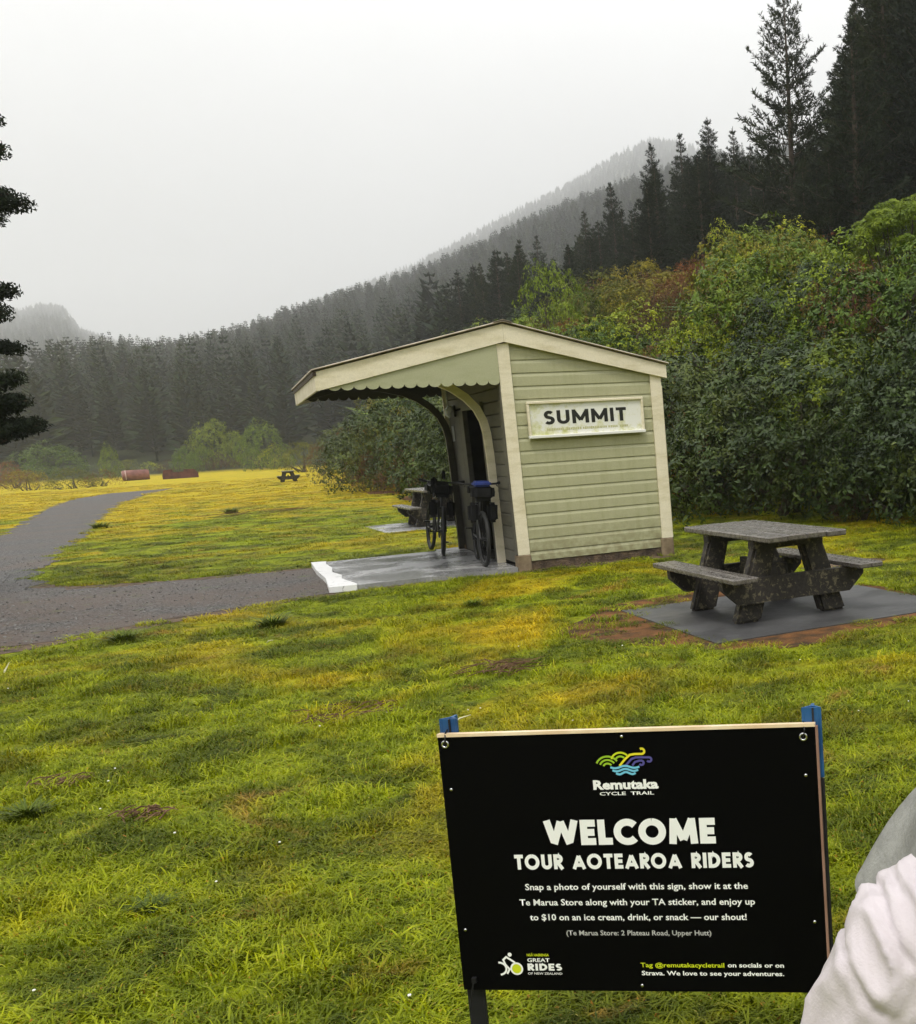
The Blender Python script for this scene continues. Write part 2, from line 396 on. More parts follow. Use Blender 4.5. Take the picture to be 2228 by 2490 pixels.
# finer angles inside the picture
ang = np.sort(np.concatenate([np.linspace(math.radians(-45), math.radians(16), 420, endpoint=False), np.linspace(math.radians(16), math.radians(315), 200, endpoint=False)]))
na = len(ang)
rr, aa = np.meshgrid(rad[1:], ang, indexing='ij')
gx, gy = rr * np.sin(aa), rr * np.cos(aa)
gz = height(gx, gy)
nz = vnoise(gx, gy, .18) * 1.0
gz = gz + np.where(gz > .6, nz * np.minimum(gz * .12, 1.2), 0)
gv = np.concatenate([[[0, 0, 0]], np.stack([gx, gy, gz], -1).reshape(-1, 3)])
nr = len(rad) - 1
i, j = np.meshgrid(np.arange(nr - 1), np.arange(na), indexing='ij'); j2 = (j + 1) % na
gf = np.stack([1 + i * na + j, 1 + i * na + j2, 1 + (i + 1) * na + j2, 1 + (i + 1) * na + j], -1).reshape(-1, 4)[:, ::-1]
gme = np_mesh('ground', gv, gf, M['ground'], True)
go = obj('ground', gme); tag(go, 'grassy valley floor rising into wooded hillsides', None, None, 'structure')
cen = MB(); cen.add([(0, 0, 0)] + [tuple(gv[1 + q]) for q in range(na)], [(0, 1 + (q + 1) % na, 1 + q) for q in range(na)])
bmj = bmesh.new(); bmj.from_mesh(gme); bmj.verts.ensure_lookup_table()
for q in range(na):
    try: bmj.faces.new([bmj.verts[0], bmj.verts[1 + (q + 1) % na], bmj.verts[1 + q]])
    except ValueError: pass
bmesh.ops.recalc_face_normals(bmj, faces=bmj.faces[:]); bmj.to_mesh(gme); bmj.free()
if gme.polygons[0].normal.z < 0: gme.flip_normals()
def hz(x, y): return float(height(np.array([x]), np.array([y]))[0])

# ------------------------------------------------------------------ sheets on the ground
def wobble(poly, amp, step, seed, lock=()):
    r = random.Random(seed); o = []
    for k in range(len(poly)):
        a, b = Vector(poly[k]), Vector(poly[(k + 1) % len(poly)])
        n = max(1, int((b - a).length / step)); d = (b - a); nn = Vector((-d.y, d.x)).normalized()
        for q in range(n):
            p = a + d * q / n
            if k not in lock: p = p + nn * (mn.noise(Vector((p.x * 1.7, p.y * 1.7, seed))) * amp * 1.6 + r.uniform(-.3, .3) * amp)
            o.append((p.x, p.y))
    return o
def sheet(name, poly, z, m_, label, cat=None, kind='structure'):
    bm = bmesh.new(); vs = [bm.verts.new((x, y, z)) for x, y in poly]
    f = bm.faces.new(vs)
    if f.normal.z < 0: f.normal_flip()
    bm.normal_update()
    if f.normal.z < 0: f.normal_flip()
    bmesh.ops.triangulate(bm, faces=[f]); me = bpy.data.meshes.new(name); bm.to_mesh(me); bm.free(); me.materials.append(m_)
    o = obj(name, me); return tag(o, label, cat, None, kind)
pathR = [(-38.3, 73.4), (-34.5, 63.5), (-27.9, 48.7), (-20.7, 34.9), (-14.6, 23.5), (-11.6, 17.7), (-10.45, 15.7), (-9.9, 14.9), (-9.1, 14.3), (-8.0, 14.35), (-7.1, 14.64), (-6.0, 15.1)]
pathBk = [(-4.7, 12.3), (-5.6, 11.45), (-6.25, 10.55), (-6.55, 9.9), (-6.9, 9.6), (-7.8, 9.0), (-10.5, 7.5), (-16, 6.5), (-24, 9), (-24, 18), (-21.5, 24)]
pathL = [(-19.0, 27.5), (-25.2, 38.2), (-31.3, 49.0), (-37.6, 61), (-40.5, 69.5)]
road_poly = wobble(pathR + pathBk + pathL, .20, .25, 3)
verge = wobble([(-4.7, 12.6), (-4.5, 12.2), (-5.4, 11.2), (-6.0, 10.3), (-6.3, 9.6), (-6.7, 9.25), (-7.8, 8.6), (-8.5, 8.6), (-7.5, 9.8), (-6.6, 10.8)], .16, .2, 8)
verge2 = wobble([(-10.9, 16.0), (-10.0, 15.2), (-9.2, 14.7), (-8.0, 14.7), (-6.0, 15.35), (-6.0, 14.9), (-8.2, 13.8), (-10.5, 13.8)], .12, .2, 9)
sheet('path_verge', verge, .004, M['mud'], 'ragged brown soil verge along the near edge of the gravel path')
sheet('path_verge', verge2, .005, M['mud'], 'ragged brown soil verge at the inner corner of the gravel fork')
sheet('gravel_path', road_poly, .008, M['gravel'], 'grey gravel path forking towards the shelter')

# the shelter frame (x along the gable wall, y away, z up)
ST = Vector((-2.814, 13.182, 0)); SPHI = .445
cphi, sphi = math.cos(SPHI), math.sin(SPHI)
def sw(x, y, z=0): return (ST.x + cphi * x - sphi * y, ST.y + sphi * x + cphi * y, z)
# platform slab
def slab_poly(a): return [sw(*p)[:2] for p in a]
plat = [(-2.15, -.02), (2.0, -.02), (2.0, 3.42), (0.2, 3.42), (0.2, 3.6), (-.35, 3.6), (-.35, 3.32), (-2.15, 3.32)]
mb = MB(); mb.prism([(-2.0, 0.0), (-.02, 0.0), (-.02, 3.6), (-.4, 3.6), (-.4, 3.34), (-2.0, 3.34)], -.12, .06, lambda u, v, w: (u, v, w))
o = obj('platform', mb, None, M['wet_concrete']); o.location = ST; o.rotation_euler[2] = SPHI
tag(o, 'low wet concrete slab before the shelter', None, None, 'structure')
mb = MB(); ed = [(-2.22, -.02), (-1.92, -.06), (-1.9, .05), (-1.95, .4), (-2.0, .8), (-1.96, 1.2), (-2.03, 1.7), (-1.98, 2.3), (-2.01, 2.9), (-1.97, 3.33), (-2.17, 3.37), (-2.19, 2.2), (-2.17, 1.0)]
mb.prism(ed, -.1, .072, lambda u, v, w: (u, v, w))
o = obj('platform_edge', mb, None, M['worn_white']); o.location = ST; o.rotation_euler[2] = SPHI
tag(o, 'chipped white painted nosing along the end of the wet concrete slab', 'nosing')
del o['category']; o['kind'] = 'structure'
sheet('mud_strip', wobble([sw(-2.2, -.12)[:2], sw(2.2, -.22)[:2], sw(2.4, .2)[:2], sw(-2.2, .15)[:2]], .05, .15, 5), .004, M['mud'], 'bare brown soil along the foot of the slab and wall')

# picnic table pads
def rect_at(c, a, l, w):
    ca, sa = math.cos(a), math.sin(a)
    return [(c[0] + ca * u - sa * v_, c[1] + sa * u + ca * v_) for u, v_ in ((-l / 2, -w / 2), (l / 2, -w / 2), (l / 2, w / 2), (-l / 2, w / 2))]
PA = (-1.171, 9.622); PB = (-.26, 7.80)
pdir = Vector((PB[0] - PA[0], PB[1] - PA[1])); pl = pdir.length; pdir.normalize(); pn = Vector((-pdir.y, pdir.x))
padw = 2.3
pad = [PA, PB, (PB[0] + pn.x * padw, PB[1] + pn.y * padw), (PA[0] + pn.x * padw, PA[1] + pn.y * padw)]
def pad_obj(poly, name, label, m_):
    mb = MB(); mb.prism(poly if sum((poly[k][0] * poly[(k + 1) % 4][1] - poly[(k + 1) % 4][0] * poly[k][1]) for k in range(4)) > 0 else poly[::-1], -.1, .012, lambda u, v, w: (u, v, w))
    return tag(obj(name, mb, None, m_), label, None, None, 'structure')
pad_obj(pad, 'concrete_pad', 'damp grey concrete square under the nearest picnic table', M['pad_concrete'])
pc = (sum(p[0] for p in pad) / 4, sum(p[1] for p in pad) / 4)
def blob(c, rx, ry, a, n=26, seed=1, amp=.18):
    ca, sa = math.cos(a), math.sin(a); r = []
    for k in range(n):
        t = 2 * PI * k / n; q = 1 + amp * mn.noise(Vector((math.cos(t) * 1.6, math.sin(t) * 1.6, seed * 5.1)))*1.6
        u, v_ = rx * q * math.cos(t), ry * q * math.sin(t); r.append((c[0] + ca * u - sa * v_, c[1] + sa * u + ca * v_))
    return r
soil_poly = blob((pc[0] - .28, pc[1] - .04), 1.74, 1.50, math.atan2(pn.y, pn.x), 44, 2, .16)
sheet('bare_soil', soil_poly, .004, M['soil'], 'ring of rusty brown bare soil around the nearest pad')
MT = Vector((-6.45, 22.6, 0)); MTA = math.radians(-62)
mid_pad = rect_at((MT.x, MT.y), MTA, 2.6, 2.5)
pad_obj(mid_pad, 'concrete_pad', 'wet pale concrete square under the picnic table beyond the bicycles', M['wet_concrete'])
BARE = []
for k, (c_, rx, ry, a, sd_) in enumerate([((1.05, 12.1), .5, .35, .3, 3), ((-13.5, 42.0), 3.2, 1.0, -1.0, 4), ((-10.2, 35.2), 2.6, .9, -1.0, 5)]):
    p_ = blob(c_, rx, ry, a, 20, sd_, .25); BARE.append(p_)
    sheet('bare_soil', p_, .004, M['soil'] if k else M['mud'], ['small bare brown patch beyond the right shelter post', 'long rusty litter patch at the far bank foot', 'rusty litter strip at the foot of the ferns'][k])

def in_poly(x, y, poly):
    ins = np.zeros(len(x), bool); n = len(poly); j = n - 1
    for i in range(n):
        xi, yi = poly[i]; xj, yj = poly[j]
        c_ = ((yi > y) != (yj > y)) & (x < (xj - xi) * (y - yi) / (yj - yi + 1e-12) + xi)
        ins ^= c_; j = i
    return ins
# ------------------------------------------------------------------ grass (one lawn nobody could count)
HID = bpy.data.collections.new('sources')
def blade_patch(seed, n, rad_, hmin, hmax, wid):
    r = np.random.RandomState(seed); vs = []; fs = []
    for k in range(n):
        q = rad_ * math.sqrt(r.rand()); a = r.rand() * 2 * PI; x, y = q * math.cos(a), q * math.sin(a)
        h = hmin + (hmax - hmin) * r.rand() ** 1.6; w = wid * (.6 + .8 * r.rand()); f = r.rand() * 2 * PI
        lean = h * (.35 + 1.1 * r.rand()); dx, dy = math.cos(f), math.sin(f); sx_, sy_ = -dy * w / 2, dx * w / 2
        p = [(x, y, -.004), (x + dx * lean * .3, y + dy * lean * .3, h * .55), (x + dx * lean * .75, y + dy * lean * .75, h * .86), (x + dx * lean * 1.25, y + dy * lean * 1.25, h * .84)]
        b = len(vs)
        for i_, (s_) in enumerate((.8, 1, .75)):
            vs += [(p[i_][0] - sx_ * s_, p[i_][1] - sy_ * s_, p[i_][2]), (p[i_][0] + sx_ * s_, p[i_][1] + sy_ * s_, p[i_][2])]
        vs.append(p[3]); fs += [(b, b + 1, b + 3, b + 2), (b + 2, b + 3, b + 5, b + 4), (b + 4, b + 5, b + 6, b + 6)]
    mb = MB(); mb.v = vs; mb.f = [tuple(dict.fromkeys(f)) for f in fs]; mb.mi = [0] * len(fs)
    return mb.mesh('grass_tuft', M['grass'])
def instancer(name, pts, rot, scl, idx, protos, label):
    c = bpy.data.collections.new('kit_' + name)
    for k, me in enumerate(protos):
        o = bpy.data.objects.new('%s_source_%02d' % (name, k), me); c.objects.link(o)
    me = bpy.data.meshes.new(name); me.vertices.add(len(pts)); me.vertices.foreach_set('co', np.asarray(pts, np.float32).ravel())
    for nm, tp, arr in (('rot', 'FLOAT_VECTOR', rot), ('scl', 'FLOAT_VECTOR', scl), ('idx', 'INT', idx)):
        a = me.attributes.new(nm, tp, 'POINT'); a.data.foreach_set('vector' if tp == 'FLOAT_VECTOR' else 'value', np.asarray(arr, np.float32 if tp != 'INT' else np.int32).ravel())
    o = obj(name, me); tag(o, label, None, None, 'stuff')
    g = bpy.data.node_groups.new(name + '_scatter', 'GeometryNodeTree')
    g.interface.new_socket('Geometry', in_out='INPUT', socket_type='NodeSocketGeometry'); g.interface.new_socket('Geometry', in_out='OUTPUT', socket_type='NodeSocketGeometry')
    gi = N(g, 'NodeGroupInput'); g_o = N(g, 'NodeGroupOutput'); iop = N(g, 'GeometryNodeInstanceOnPoints'); ci = N(g, 'GeometryNodeCollectionInfo')
    ci.inputs['Collection'].default_value = c; ci.inputs['Separate Children'].default_value = True; ci.inputs['Reset Children'].default_value = True
    iop.inputs['Pick Instance'].default_value = True
    for nm, dt, sock in (('rot', 'FLOAT_VECTOR', 'Rotation'), ('scl', 'FLOAT_VECTOR', 'Scale'), ('idx', 'INT', 'Instance Index')):
        na_ = N(g, 'GeometryNodeInputNamedAttribute', data_type=dt); na_.inputs['Name'].default_value = nm
        outp = [s_ for s_ in na_.outputs if s_.enabled and s_.name == 'Attribute'][0]
        g.links.new(outp, iop.inputs[sock])
    g.links.new(gi.outputs[0], iop.inputs['Points']); g.links.new(ci.outputs[0], iop.inputs['Instance']); g.links.new(iop.outputs[0], g_o.inputs[0])
    md = o.modifiers.new('scatter', 'NODES'); md.node_group = g
    return o
rs = np.random.RandomState(11)
def wedge(n, y0, y1, gam=1.0):
    "random points in the part of the lawn around the picture"
    y = y0 + (y1 - y0) * rs.rand(n) ** gam; t = -.80 + 1.02 * rs.rand(n); return t * y, y
P_, Sx, Id = [], [], []
shel = slab_poly([(-.05, -.02), (2.1, -.02), (2.1, 3.5), (-.05, 3.5)]); pf = slab_poly([(-2.22, -.06), (.1, -.06), (.1, 3.62), (-2.2, 3.38)])
for (y0, y1, dens, sc_) in ((1.9, 4.5, 135, .80), (4.5, 9, 70, .85), (9, 16, 34, 1.05), (16, 28, 13, 1.35), (28, 50, 4.5, 1.9), (50, 90, 1.0, 3.0)):
    n = int(dens * 1.02 * (y1 ** 2 - y0 ** 2) / 2)
    y = np.sqrt(y0 ** 2 + (y1 ** 2 - y0 ** 2) * rs.rand(n)); x = (-.80 + 1.02 * rs.rand(n)) * y
    keep = ~(in_poly(x, y, road_poly) | in_poly(x, y, pad) | in_poly(x, y, mid_pad) | in_poly(x, y, shel) | in_poly(x, y, pf)) & (slope_s(x, y) < 2.4)
    thin = in_poly(x, y, soil_poly)
    for q in BARE + [verge, verge2]: thin |= in_poly(x, y, q)
    keep &= ~(thin & (rs.rand(n) < .86))
    x, y = x[keep], y[keep]
    nsc = np.array([mn.noise(Vector((a * 1.1, b_ * 1.1, 9))) for a, b_ in zip(x, y)]); nsl = np.array([mn.noise(Vector((a * 3.1, b_ * 3.1, 2))) for a, b_ in zip(x, y)])
    hsc = sc_ * np.clip(.62 + .55 * nsc + .45 * nsl + .22 * rs.randn(len(x)), .35, 1.9) * (1 if y1 <= 9 else .72 if y1 <= 16 else .5 if y1 < 30 else .35)
    P_.append(np.stack([x, y, height(x, y) * 1.0], -1)); Sx.append(np.stack([sc_ * (1 + 0 * x), sc_ * (1 + 0 * x), hsc], -1)); Id.append(rs.randint(0, 9, len(x)))
P_ = np.concatenate(P_); Sx = np.concatenate(Sx); Id = np.concatenate(Id)
rot = np.zeros_like(P_); rot[:, 2] = rs.rand(len(P_)) * 2 * PI; rot[:, 0] = rs.randn(len(P_)) * .05
protos = [blade_patch(20 + k, 120, .17, .022, .060, .0060) for k in range(6)] + [blade_patch(40 + k, 100, .15, .03, .09, .0070) for k in range(3)]
instancer('grass', P_, rot, Sx, Id, protos, 'wet green and yellow mown grass of the reserve lawn')

# rush tussocks that stand out of the lawn
def tussock_mesh(seed, n=170):
    r = np.random.RandomState(seed); mb = MB()
    for k in range(n):
        a = r.rand() * 2 * PI; q = .10 * r.rand(); x, y = q * math.cos(a), q * math.sin(a); a2 = a + r.randn() * .6
        h = .10 + .16 * r.rand(); le = h * (.2 + .9 * r.rand()); w = .0065; dx, dy = math.cos(a2), math.sin(a2)
        pts = [(x + dx * le * u * u, y + dy * le * u * u, h * u * (1.15 - .3 * u)) for u in (0, .4, .75, 1)]
        vs = []
        for i_, p in enumerate(pts):
            ww = w * (1, 1, .6, .1)[i_]; vs += [(p[0] - dy * ww, p[1] + dx * ww, p[2]), (p[0] + dy * ww, p[1] - dx * ww, p[2])]
        mb.add(vs, [(0, 1, 3, 2), (2, 3, 5, 4), (4, 5, 7, 6)])
    return mb.mesh('tussock_blades', M['rush'])
tm = [tussock_mesh(60 + k) for k in range(3)]
TUS = [(545, 1245, 1.0, 'dark grass tussock in the lawn below the end of the gravel path'), (245, 1275, .9, 'dark weedy tussock on the grass verge below the gravel path'), (55, 1625, .62, 'dark grass clump near the left edge of the lawn'),
       (300, 1810, .42, 'small dark clump in the lower left lawn'), (940, 1205, .7, 'dark tuft below the front edge of the concrete slab'),
       (460, 1020, 1.5, 'straggly weed clump out in the middle of the far lawn'), (200, 1050, 1.5, 'weed clump beside the bend of the far path')]
for k, (x, y, s_, lb) in enumerate(TUS):
    p = ground_at(x, y); o = obj('grass_tussock', tm[k % 3]); o.location = p; o.scale = (s_ * 1.15, s_ * 1.15, s_ * .55); o.rotation_euler[2] = k * 1.3
    tag(o, lb, 'tussock', 'dark tussocks in the lawn')
# straw and twig litter
def litter(name, x, y, rad_, n, label, cat, m_, ln=(.05, .18), seed=0, flat=.02):
    r = random.Random(seed); mb = MB(); c_ = ground_at(x, y)
    for k in range(n):
        a = r.uniform(0, 2 * PI); q = rad_ * math.sqrt(r.random()); l = r.uniform(*ln); b_ = r.gauss(.5, .8)
        p = Vector((q * math.cos(a) * 1.5, q * math.sin(a), .012 + r.random() * flat)); d = Vector((math.cos(b_), math.sin(b_), r.uniform(-.12, .3))) * l
        mb.tube([p - d * .5, p + Vector((0, 0, .01)), p + d * .5], [.003, .004, .002], 4)
    o = obj(name, mb, None, m_); o.location = c_; return tag(o, label, cat)
TUS = TUS
litter('twig_litter', 990, 1338, .16, 46, 'heap of dead brown fern twigs on the lawn above the sign', 'twigs', M['twig'], (.08, .3), 1, .06)
litter('twig_litter', 520, 1022, .9, 60, 'long fallen brown branch lying on the far lawn', 'twigs', M['twig'], (.4, 1.3), 2, .12)
litter('straw_patch', 120, 1565, .10, 40, 'flat straw coloured patch nearer the left edge of the lawn', 'straw', M['twig'], (.05, .14), 3, .03)
litter('straw_patch', 285, 1628, .08, 36, 'small pale straw heap right of the other straw patch', 'straw', M['twig'], (.04, .12), 4, .03)
litter('straw_patch', 700, 1420, .22, 60, 'thin brown straw spread on the lawn left of the sign top', 'straw', M['twig'], (.06, .2), 5, .02)
M['pale'] = simple('pale', (.5, .48, .3), (.7, .68, .45), 20, .6)
for k, (x, y, a, l, lb) in enumerate([(12, 1342, 1.2, .12, 'pale upright leaf at the far left of the lawn'), (535, 1282, -.8, .16, 'pale yellow stick lying below the dark path tussock'), (915, 1440, .6, .10, 'pale grey twig just above the sign left post')]):
    p = ground_at(x, y); mb = MB(); d = Vector((math.cos(a), math.sin(a), .25 if k != 0 else 1.4)).normalized() * l
    mb.tube([Vector((0, 0, .03)) - d * .3, Vector((0, 0, .04)), Vector((0, 0, .03)) + d * .7], [.004, .008 if k == 0 else .005, .002], 5)
    o = obj('fallen_stick' if k else 'pale_leaf', mb, None, M['pale']); o.location = p; tag(o, lb, 'stick' if k else 'leaf')
wm = mat('petal', (.85, .85, .80), .5)[0]  # small white blobs scattered over the near grass
bmf = bmesh.new(); bmesh.ops.create_icosphere(bmf, subdivisions=1, radius=1); fm = bpy.data.meshes.new('speck'); bmf.to_mesh(fm); bmf.free(); fm.materials.append(wm)
n = 36; yy = 2.4 + 6 * rs.rand(n) ** 1.2; xx = (-.78 + .98 * rs.rand(n)) * yy
instancer('white_specks', np.stack([xx, yy, .035 + .02 * rs.rand(n)], -1), np.zeros((n, 3)), np.stack([.0045 + .002 * rs.rand(n)] * 3, -1) * np.array([1, 1, .6]), np.zeros(n), [fm], 'tiny white specks dotted through the grass')
# loose stones along the near part of the path
stv = MB(); r = random.Random(5)
def stone_mesh(seed):
    bm = bmesh.new(); bmesh.ops.create_icosphere(bm, subdivisions=1, radius=1)
    for v_ in bm.verts: v_.co *= 1 + .35 * mn.noise(v_.co * 1.3 + Vector((seed, 0, 0)))
    for v_ in bm.verts: v_.co.z *= .6
    me = bpy.data.meshes.new('pebble'); bm.to_mesh(me); bm.free(); me.materials.append(M['stone']); return me
n = 5200; yy = 7.5 + 13 * rs.rand(n) ** 1.3; xx = (-.80 + .55 * rs.rand(n)) * yy; k_ = in_poly(xx, yy, road_poly); xx, yy = xx[k_], yy[k_]
sc_ = .006 + .010 * rs.rand(len(xx)) ** 2
instancer('gravel_stones', np.stack([xx, yy, .012 + 0 * xx], -1), np.stack([rs.rand(len(xx)) * .6, rs.rand(len(xx)) * .6, rs.rand(len(xx)) * 6.28], -1), np.stack([sc_ * 1.3, sc_, sc_], -1), rs.randint(0, 3, len(xx)), [stone_mesh(q) for q in range(3)], 'loose grey stones on the gravel path')
# ------------------------------------------------------------------ the shelter
sh = thing('wooden_shelter', 'small sage green weatherboard railway shelter with cream trim and scalloped canopy', 'shelter', ST, SPHI)
RX, RZ = .087, 2.942                                    # ridge
LX, LZ, QX, QZ = -2.035, 2.459, 2.12, 2.413             # eaves, top of barge
def roof_z(x): return RZ + (x - RX) * ((RZ - LZ) / (RX - LX) if x < RX else -(RZ - QZ) / (QX - RX))
SD = 3.42
def xz(poly, y0, y1, name, m_, parent=sh, ident=True):
    mb = MB(); mb.prism(poly, y0, y1, lambda u, v, w: (u, w, v)); return obj(name, mb, parent, m_)
# weatherboards of the gable wall, each one a board with a bevelled upper lip
def roof_x(z): return RX + (RZ - .10 - z) / ((RZ - QZ) / (QX - RX))
def board_x(z0, z1, xa, xb, face, sgn, parent, m_, rt=True):
    "face: y of the wall plane, sgn -1: looks to -y"
    xb0 = min(xb, roof_x(z0)) if rt else xb
    zt_ = z1; lip = .046; d = .012
    def xr(z): return min(xb, roof_x(z)) if rt else xb
    if xb0 - xa < .04: return
    z1c = z1
    prof = [(z0, 0.0), (z1 - lip, 0.0), (z1 - .004, d), (z1 + .004, d), (z1 + .004, d + .012), (z0, d + .012)]
    vs = []
    for X_ in (0, 1):
        for z, dy in prof: vs.append(((max(xr(z), xa + .005) if X_ else xa), face - sgn * dy * 1.0, z))
    n = len(prof); fs = [tuple(range(n)), tuple(range(n, 2 * n))[::-1]] + [(i_, n + i_, n + (i_ + 1) % n, (i_ + 1) % n) for i_ in range(n)]
    mb = MB(); mb.add(vs, fs); obj('weatherboard', mb, parent, m_)
board_x(.118, .237, .14, 1.912, .008, -1, sh, M['sage'])
for k in range(17): board_x(.237 + .153 * k + .002, .39 + .153 * k, .14, 1.912, .008, -1, sh, M['sage'])
for k in range(18):
    z0 = .12 + .153 * k
    if roof_x(z0) < .3: break
    vs = [(.0, z0), (min(2.0, roof_x(z0)), z0), (min(2.0, roof_x(z0 + .145)), z0 + .145), (0, z0 + .145)]
    xz(vs, SD - .03, SD - .004 - .006 * (k % 2), 'weatherboard', M['sage'])
# side walls: boards along y. left wall pieces either side of the doorway, right wall whole
def board_y(x, sgn, y0, y1, z0, z1, m_):
    lip, d = .022, .016; prof = [(z0, 0), (z1 - lip, 0), (z1 - .004, d), (z1 + .003, d), (z1 + .003, d + .012), (z0, d + .012)]
    mb = MB(); mb.prism(prof, y0, y1, lambda u, v, w: (x - sgn * v, w, u)); obj('weatherboard', mb, sh, m_)
k = 0; z = .10
while z < 2.68:
    if z < 2.02:
        board_y(.004, -1, .03, 1.06, z, z + .15, M['sage_in_shade'])
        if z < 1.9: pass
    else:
        board_y(.004, -1, .03, SD - .03, z, min(z + .15, 2.70), M['sage_in_shade'])
    if z < 2.25: board_y(2.046, 1, .03, SD - .03, z, z + .15, M['sage'])
    z += .153
# wide boarded panel beyond the doorway
for a_, b_ in ((2.30, 2.68), (2.683, 3.06), (3.063, 3.40)):
    mb = MB(); mb.box((.02, (a_ + b_) / 2, 1.06), (.024, b_ - a_, 2.0), ch=.003); obj('door_panel', mb, sh, M['door_grey'])
for y_ in (1.10, 2.26):
    mb = MB(); mb.box((.0, y_, 1.06), (.07, .07, 2.0), ch=.004); obj('door_jamb', mb, sh, M['door_grey'])
mb = MB(); mb.box((-.0, 1.68, 2.07), (.075, 1.23, .07), ch=.004); obj('door_head', mb, sh, M['sage_in_shade'])
# inside
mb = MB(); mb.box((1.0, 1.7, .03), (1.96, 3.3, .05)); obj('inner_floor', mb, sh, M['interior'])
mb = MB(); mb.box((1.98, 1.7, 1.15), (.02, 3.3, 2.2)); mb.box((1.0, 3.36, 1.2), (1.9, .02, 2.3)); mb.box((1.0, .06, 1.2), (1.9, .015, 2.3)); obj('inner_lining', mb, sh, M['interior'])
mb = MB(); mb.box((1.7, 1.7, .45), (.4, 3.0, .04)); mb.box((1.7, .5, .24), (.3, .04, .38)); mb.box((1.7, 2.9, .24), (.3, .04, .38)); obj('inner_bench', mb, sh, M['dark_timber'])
# corner posts: L shaped trims, on stained blocks
def cpost(x0, x1, y0, y1, z0, z1a, z1b, side):
    mb = MB(); mb.prism([(x0, z0), (x1, z0), (x1, z1b), (x0, z1a)], y0, y1, lambda u, v, w: (u, w, v)); return obj('corner_post', mb, sh, M['cream'])
cpost(0, .145, -.018, .006, .205, 2.715, 2.725, 0)
cpost(1.905, 2.05, -.018, .006, .235, 2.37, 2.33, 0)
mb = MB(); mb.box((-.008, .06, 1.43), (.016, .115, 2.44)); obj('corner_return', mb, sh, M['sage_in_shade'])
mb = MB(); mb.box((2.058, .06, 1.2), (.016, .115, 1.93)); obj('corner_return', mb, sh, M['cream'])
mb = MB(); mb.box((2.058, SD - .06, 1.2), (.016, .115, 1.93)); obj('corner_return', mb, sh, M['cream'])
for bx_, by_, top in ((.07, .06, .203), (1.975, .06, .233), (1.975, SD - .08, .2), (.07, SD - .08, .12)):
    mb = MB(); mb.box((bx_, by_, top / 2 - .03), (.17, .17, top + .06), ch=.012); obj('foundation_block', mb, sh, M['block'])
mb = MB(); mb.box((1.03, .035, .035), (1.75, .03, .15)); obj('skirting', mb, sh, M['mud'])
# barge boards, front and back
def barge(y0, y1):
    def poly(a, b, za, zb, da, db): return [(a, za - da), (b, zb - db), (b, zb), (a, za)]
    xz(poly(LX, RX, LZ, RZ, .205, .205), y0, y1, 'barge_board', M['cream'])
    xz(poly(RX + .002, QX, RZ, QZ, .205, .158), y0, y1, 'barge_board', M['cream'])
barge(-.052, -.019); barge(SD + .02, SD + .05)
# end valances with scallops
def valance(y0, y1, x0, x1, zb, m_, lowest=None):
    step = .139; n = int(round((x1 - x0) / step)); step = (x1 - x0) / n
    pts = []
    for k in range(n):
        for q in range(7):
            a = PI * q / 6; xc = x0 + step * (k + .5)
            pts.append((xc - math.cos(a) * step * .5, zb - math.sin(a) * .046))
    up = [(x1, roof_z(min(x1, RX)) - .15), (x0, roof_z(x0) - .15)]
    # split into one plank per scallop so that each is its own board
    for k in range(n):
        seg = pts[k * 7:(k + 1) * 7]; a_, b_ = seg[0][0], seg[-1][0]
        pl_ = seg + [(b_, roof_z(b_) - .15), (a_, roof_z(a_) - .15)]
        if roof_z(a_) - .15 < zb + .0: pl_ = seg + [(b_, max(roof_z(b_) - .15, zb + .005)), (a_, max(roof_z(a_) - .15, zb + .004))]
        xz(pl_, y0 + .001 * (k % 2) * 0, y1, 'valance_board', m_)
valance(-.030, -.008, -1.93, -.004, 2.295, M['sage_smooth'])
valance(SD - .01, SD + .012, -1.9, -.004, 2.34, M['dark_timber'])  # far valance coloured dark to stand for its shaded back
# eaves: fascia, gutter, roof, soffit, purlins
def slope_sheet(x0, x1, y0, y1, off, th, name, m_, corr=0):
    mb = MB(); n = int((y1 - y0) / .019) if corr else 1
    ys = np.linspace(y0, y1, n + 1)
    vs = []
    for w in (0, th):
        for X_ in (x0, x1):
            for q, y_ in enumerate(ys): vs.append((X_, float(y_), roof_z(X_) + off + w + corr * math.sin(q * PI / 2)))
    m1 = n + 1; fs = []
    for q in range(n): fs += [(q, m1 + q, m1 + q + 1, q + 1), (2 * m1 + q, 2 * m1 + q + 1, 3 * m1 + q + 1, 3 * m1 + q), (q, q + 1, 2 * m1 + q + 1, 2 * m1 + q), (m1 + q, 3 * m1 + q, 3 * m1 + q + 1, m1 + q + 1)]
    fs += [(0, 2 * m1, 3 * m1, m1), (n, m1 + n, 3 * m1 + n, 2 * m1 + n)]
    mb.add(vs, fs); return obj(name, mb, sh, m_)
slope_sheet(LX - .05, RX, -.085, SD + .09, .022, .006, 'roof_sheet', M['iron'], .010)
slope_sheet(RX, QX + .03, -.085, SD + .09, .022, .006, 'roof_sheet', M['iron'], .010)
mb = MB(); mb.prism([(RX - .11, RZ + .015), (RX, RZ + .042), (RX + .11, RZ + .013), (RX + .11, RZ + .018), (RX, RZ + .048), (RX - .11, RZ + .02)], -.09, SD + .1, lambda u, v, w: (u, w, v)); obj('ridge_cap', mb, sh, M['iron'])
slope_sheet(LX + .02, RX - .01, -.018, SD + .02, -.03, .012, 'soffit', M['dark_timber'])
slope_sheet(RX + .01, QX - .02, -.018, SD + .02, -.03, .012, 'soffit', M['dark_timber'])
